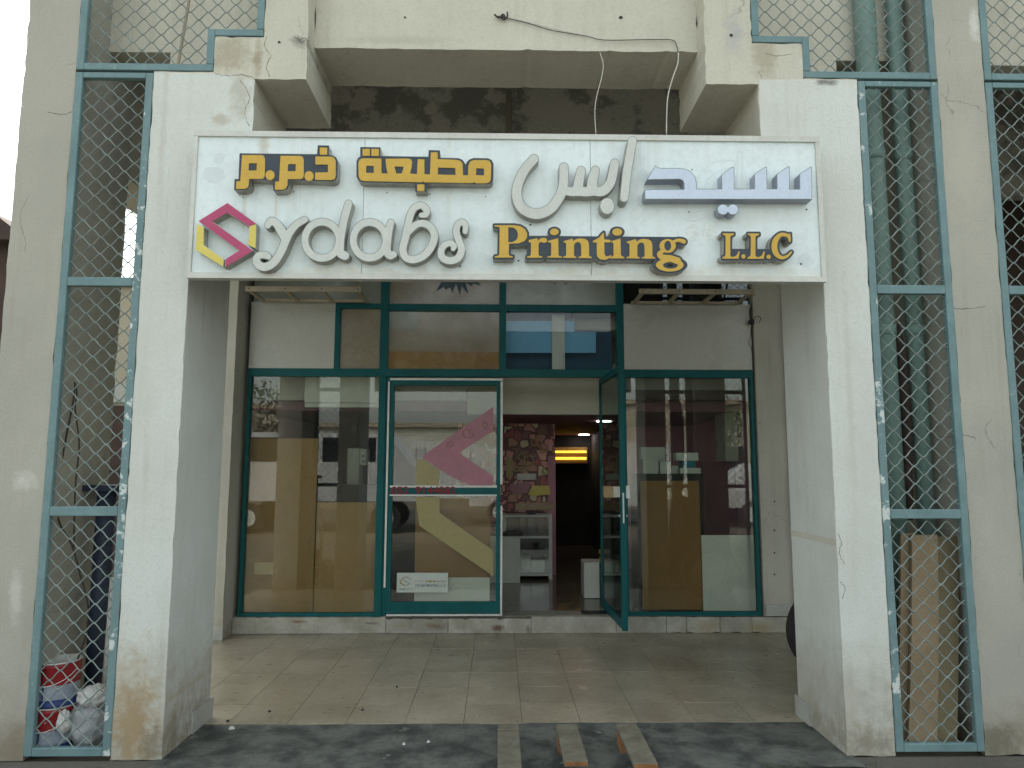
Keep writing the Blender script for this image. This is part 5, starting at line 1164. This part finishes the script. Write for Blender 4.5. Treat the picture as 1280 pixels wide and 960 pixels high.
# weeds at the kerb
mb = MB(); rr_ = random.Random(4)
for k in range(240):
    px = rr_.uniform(950, 1010) if k < 200 else rr_.uniform(1060, 1100); x, y = fl(px, rr_.uniform(953, 962)); a = rr_.uniform(0, 2*PI); h = rr_.uniform(.004, .014)
    mb.add([(x, y, -.004), (x+.004*math.cos(a), y+.004*math.sin(a), -.004), (x+.010*math.cos(a+1), y+.01*math.sin(a+1), h)], [(0, 1, 2)])
tag(mb.build('moss', 'leaf', normals=False), 'low green moss along the edge of the cement', 'moss', kind='stuff')

# ------------------------------------------------------------------ surroundings: left of the building
g = thing('brown_shed', 'dark brown shed with sloping roof beyond the left edge of the building', 'shed', (-8.2, 7.0, 0))
x_, zz_ = at(14, 262, 7.0); 
MB().box(-11, x_+.05, 7.0, 9.5, 0, at(0, 275, 7.0)[1]-.1).build('wall', 'brownroof', g)
zr = at(0, 262, 6.8)[1]
MB().prism([(-11, zr+.9), (x_-.1, zr-.05), (x_+.3, zr-.35), (x_+.3, zr-.5), (-11, zr-.4)], 6.7, 9.7).build('roof', 'brownroof', g)
MB().box(-11, x_, 6.9, 6.99, at(5, 300, 6.9)[1], at(5, 294, 6.9)[1]).build('fascia', 'farbeige', g)
g = thing('beige_house', 'plain beige house seen through the left grille', 'house', (-5.5, 8.0, 0))
zt_ = at(165, 350, 8.0)[1]
MB().box(-7.3, -4.2, 8.0, 11, 0, zt_-.12).build('wall', 'farbeige', g); MB().box(-7.4, -4.1, 7.9, 11.1, zt_-.119, zt_).build('roof', 'bracket', g)
x0_ = at(150, 490, 7.98)[0]; MB().box(-6.6, -5.0, 7.96, 7.999, at(160, 503, 7.96)[1], at(160, 480, 7.96)[1]).build('window', 'panel', g)
tag(bx(-7.2, -4.3, 6.4, 6.55, 0, at(150, 507, 6.4)[1]).build('brown_wall', 'brownroof'), 'low brown wall in front of the beige house', 'wall')

# trees
def tree(cx, cy, h, r, label, n=700, sd=1):
    rnd = random.Random(sd); g = thing('tree', label, 'tree', (cx, cy, 0), 'trees around the street')
    t = MB(); t.tube([(cx, cy, 0), (cx+.05*r, cy, h*.3), (cx+.1*r, cy+.05*r, h*.62)], [.09, .07, .03], 8)
    for k in range(6):
        a = k*1.1; t.tube([(cx+.05*r, cy, h*(.3+.04*k)), (cx+r*.6*math.cos(a), cy+r*.6*math.sin(a), h*(.55+.05*k))], [.03, .01], 5)
    t.build('trunk', 'bark', g)
    c = MB(); cl = [(rnd.uniform(-.6, .6)*r, rnd.uniform(-.6, .6)*r, h*rnd.uniform(.42, .88)) for _ in range(13)]
    for k in range(n):
        q = cl[k % 13]; v = Vector((rnd.gauss(0, 1), rnd.gauss(0, 1), rnd.gauss(0, .8))).normalized()*r*.45*rnd.uniform(.4, 1)
        p = Vector((cx+q[0]+v.x, cy+q[1]+v.y, q[2]+v.z)); a = Vector((rnd.gauss(0, 1), rnd.gauss(0, 1), rnd.gauss(0, 1))).normalized()*.11; b_ = a.cross(Vector((rnd.gauss(0, 1), rnd.gauss(0, 1), rnd.gauss(0, 1)))).normalized()*.045
        c.add([p-a, p+b_, p+a, p-b_], [(0, 1, 2, 3)])
    c.build('crown', 'leaf', g, normals=False)
tree(-6.0, 3.0, 3.1, .8, 'small leafy tree standing beyond the left end of the corridor', 900, 3)

# ------------------------------------------------------------------ surroundings: across the street (seen in the glass)
def vehicle(x, y, z0, L_, Wd, Hh, kind, label, rot=0):
    """side profile extruded across; nose towards +x"""
    g = thing('parked_van' if kind == 'van' else 'parked_car', label, kind, (x, y, 0), 'vehicles parked in front of the shop')
    if kind == 'van': prof = [(-.5, .28), (.5, .28), (.5, .62), (.43, .68), (.33, 1.0), (-.49, 1.02), (-.5, .9)]
    else: prof = [(-.5, .28), (.5, .28), (.5, .55), (.46, .62), (.25, .68), (.12, 1.0), (-.25, 1.0), (-.42, .70), (-.5, .66)]
    zz = [(px_*L_, pz*Hh) for px_, pz in prof]
    MB().prism([(x+a, z0+b_) for a, b_ in zz], y-Wd/2, y+Wd/2, step=.0).build('body', 'carpaint', g)
    for s_ in (-1, 1):
        yy = y+s_*(Wd/2+.004)
        wins = [((-.44, .70), (.0, .96)), ((.02, .70), (.27, .96))] if kind == 'van' else [((-.30, .70), (-.05, .94)), ((-.03, .70), (.13, .94))]
        for (a0, b0), (a1, b1) in wins:
            MB().box(x+a0*L_, x+a1*L_, yy-.004, yy+.004, z0+b0*Hh, z0+b1*Hh).build('window', 'carglass', g)
        for wx in (-.32, .32):
            w = MB().tube([(x+wx*L_, y+s_*(Wd/2-.2), .32), (x+wx*L_, y+s_*(Wd/2+.01), .32)], .32, 20).build('wheel', 'rubber', g)
            MB().tube([(x+wx*L_, y+s_*(Wd/2+.0105), .32), (x+wx*L_, y+s_*(Wd/2+.02), .32)], .19, 16).build('rim', 'alu', w)
        MB().box(x+.47*L_, x+.502*L_, y+s_*Wd*.33-.15, y+s_*Wd*.33+.15, z0+.48*Hh, z0+.56*Hh).build('headlight', 'alu', g)
    MB().box(x+L_*.5, x+L_*.51, y-Wd*.42, y+Wd*.42, z0+.26*Hh, z0+.36*Hh).build('bumper', 'panel', g)
    return g
v1 = vehicle(-4.0, -7.6, .12, 4.7, 1.75, 2.05, 'van', 'white panel van parked in the street, mirrored in the closed door')
v1.rotation_euler = (0, 0, 0)
vehicle(1.4, -9.8, .05, 4.3, 1.7, 1.5, 'car', 'white saloon car parked further across the street')
vehicle(7.5, -9.0, .05, 4.3, 1.7, 1.5, 'car', 'white saloon car at the right, parked in the street')
g = thing('corrugated_fence', 'white corrugated metal fence across the street', 'fence', (0, -24, 0))
for k in range(60):
    xk = -16+k*.42; MB().prism([(xk, 0), (xk+.38, 0), (xk+.38, 2.6+.15*math.sin(k*.3)), (xk, 2.6+.15*math.sin(k*.3))], -24.05 if k % 2 else -24.0, -23.97).build('sheet', 'corr', g)
for i, (x0_, x1_, y_, h_, m, lab) in enumerate([(-26, -12, -30, 4.6, 'farbeige', 'beige low house across the street at the left'), (-11.5, 3, -34, 3.8, 'plaster', 'cream low house across the street in the middle'), (4, 18, -31, 5.0, 'farbeige', 'tan house across the street right of the cream one'), (19, 40, -36, 4.4, 'inner', 'grey white house far right across the street')]):
    g = thing('far_house', lab, 'house', (x0_, y_, 0), 'houses across the street')
    MB().box(x0_, x1_, y_-6, y_, 0, h_).build('wall', m, g); MB().box(x0_-.2, x1_+.2, y_-6.2, y_+.2, h_+.001, h_+.25).build('roof', 'bracket', g)
    n = int((x1_-x0_)/2.6)
    for k in range(n):
        xk = x0_+1+k*2.6; MB().box(xk, xk+1.1, y_, y_+.03, 1.2, 2.6).build('window', 'carglass', g)
tree(-9, -19, 5.0, 1.6, 'leafy street tree across the road at the left', 1000, 8)
tree(9, -20, 4.6, 1.5, 'leafy street tree across the road at the right', 1000, 9)

for o in bpy.data.objects:
    if '_o' in o: del o['_o']
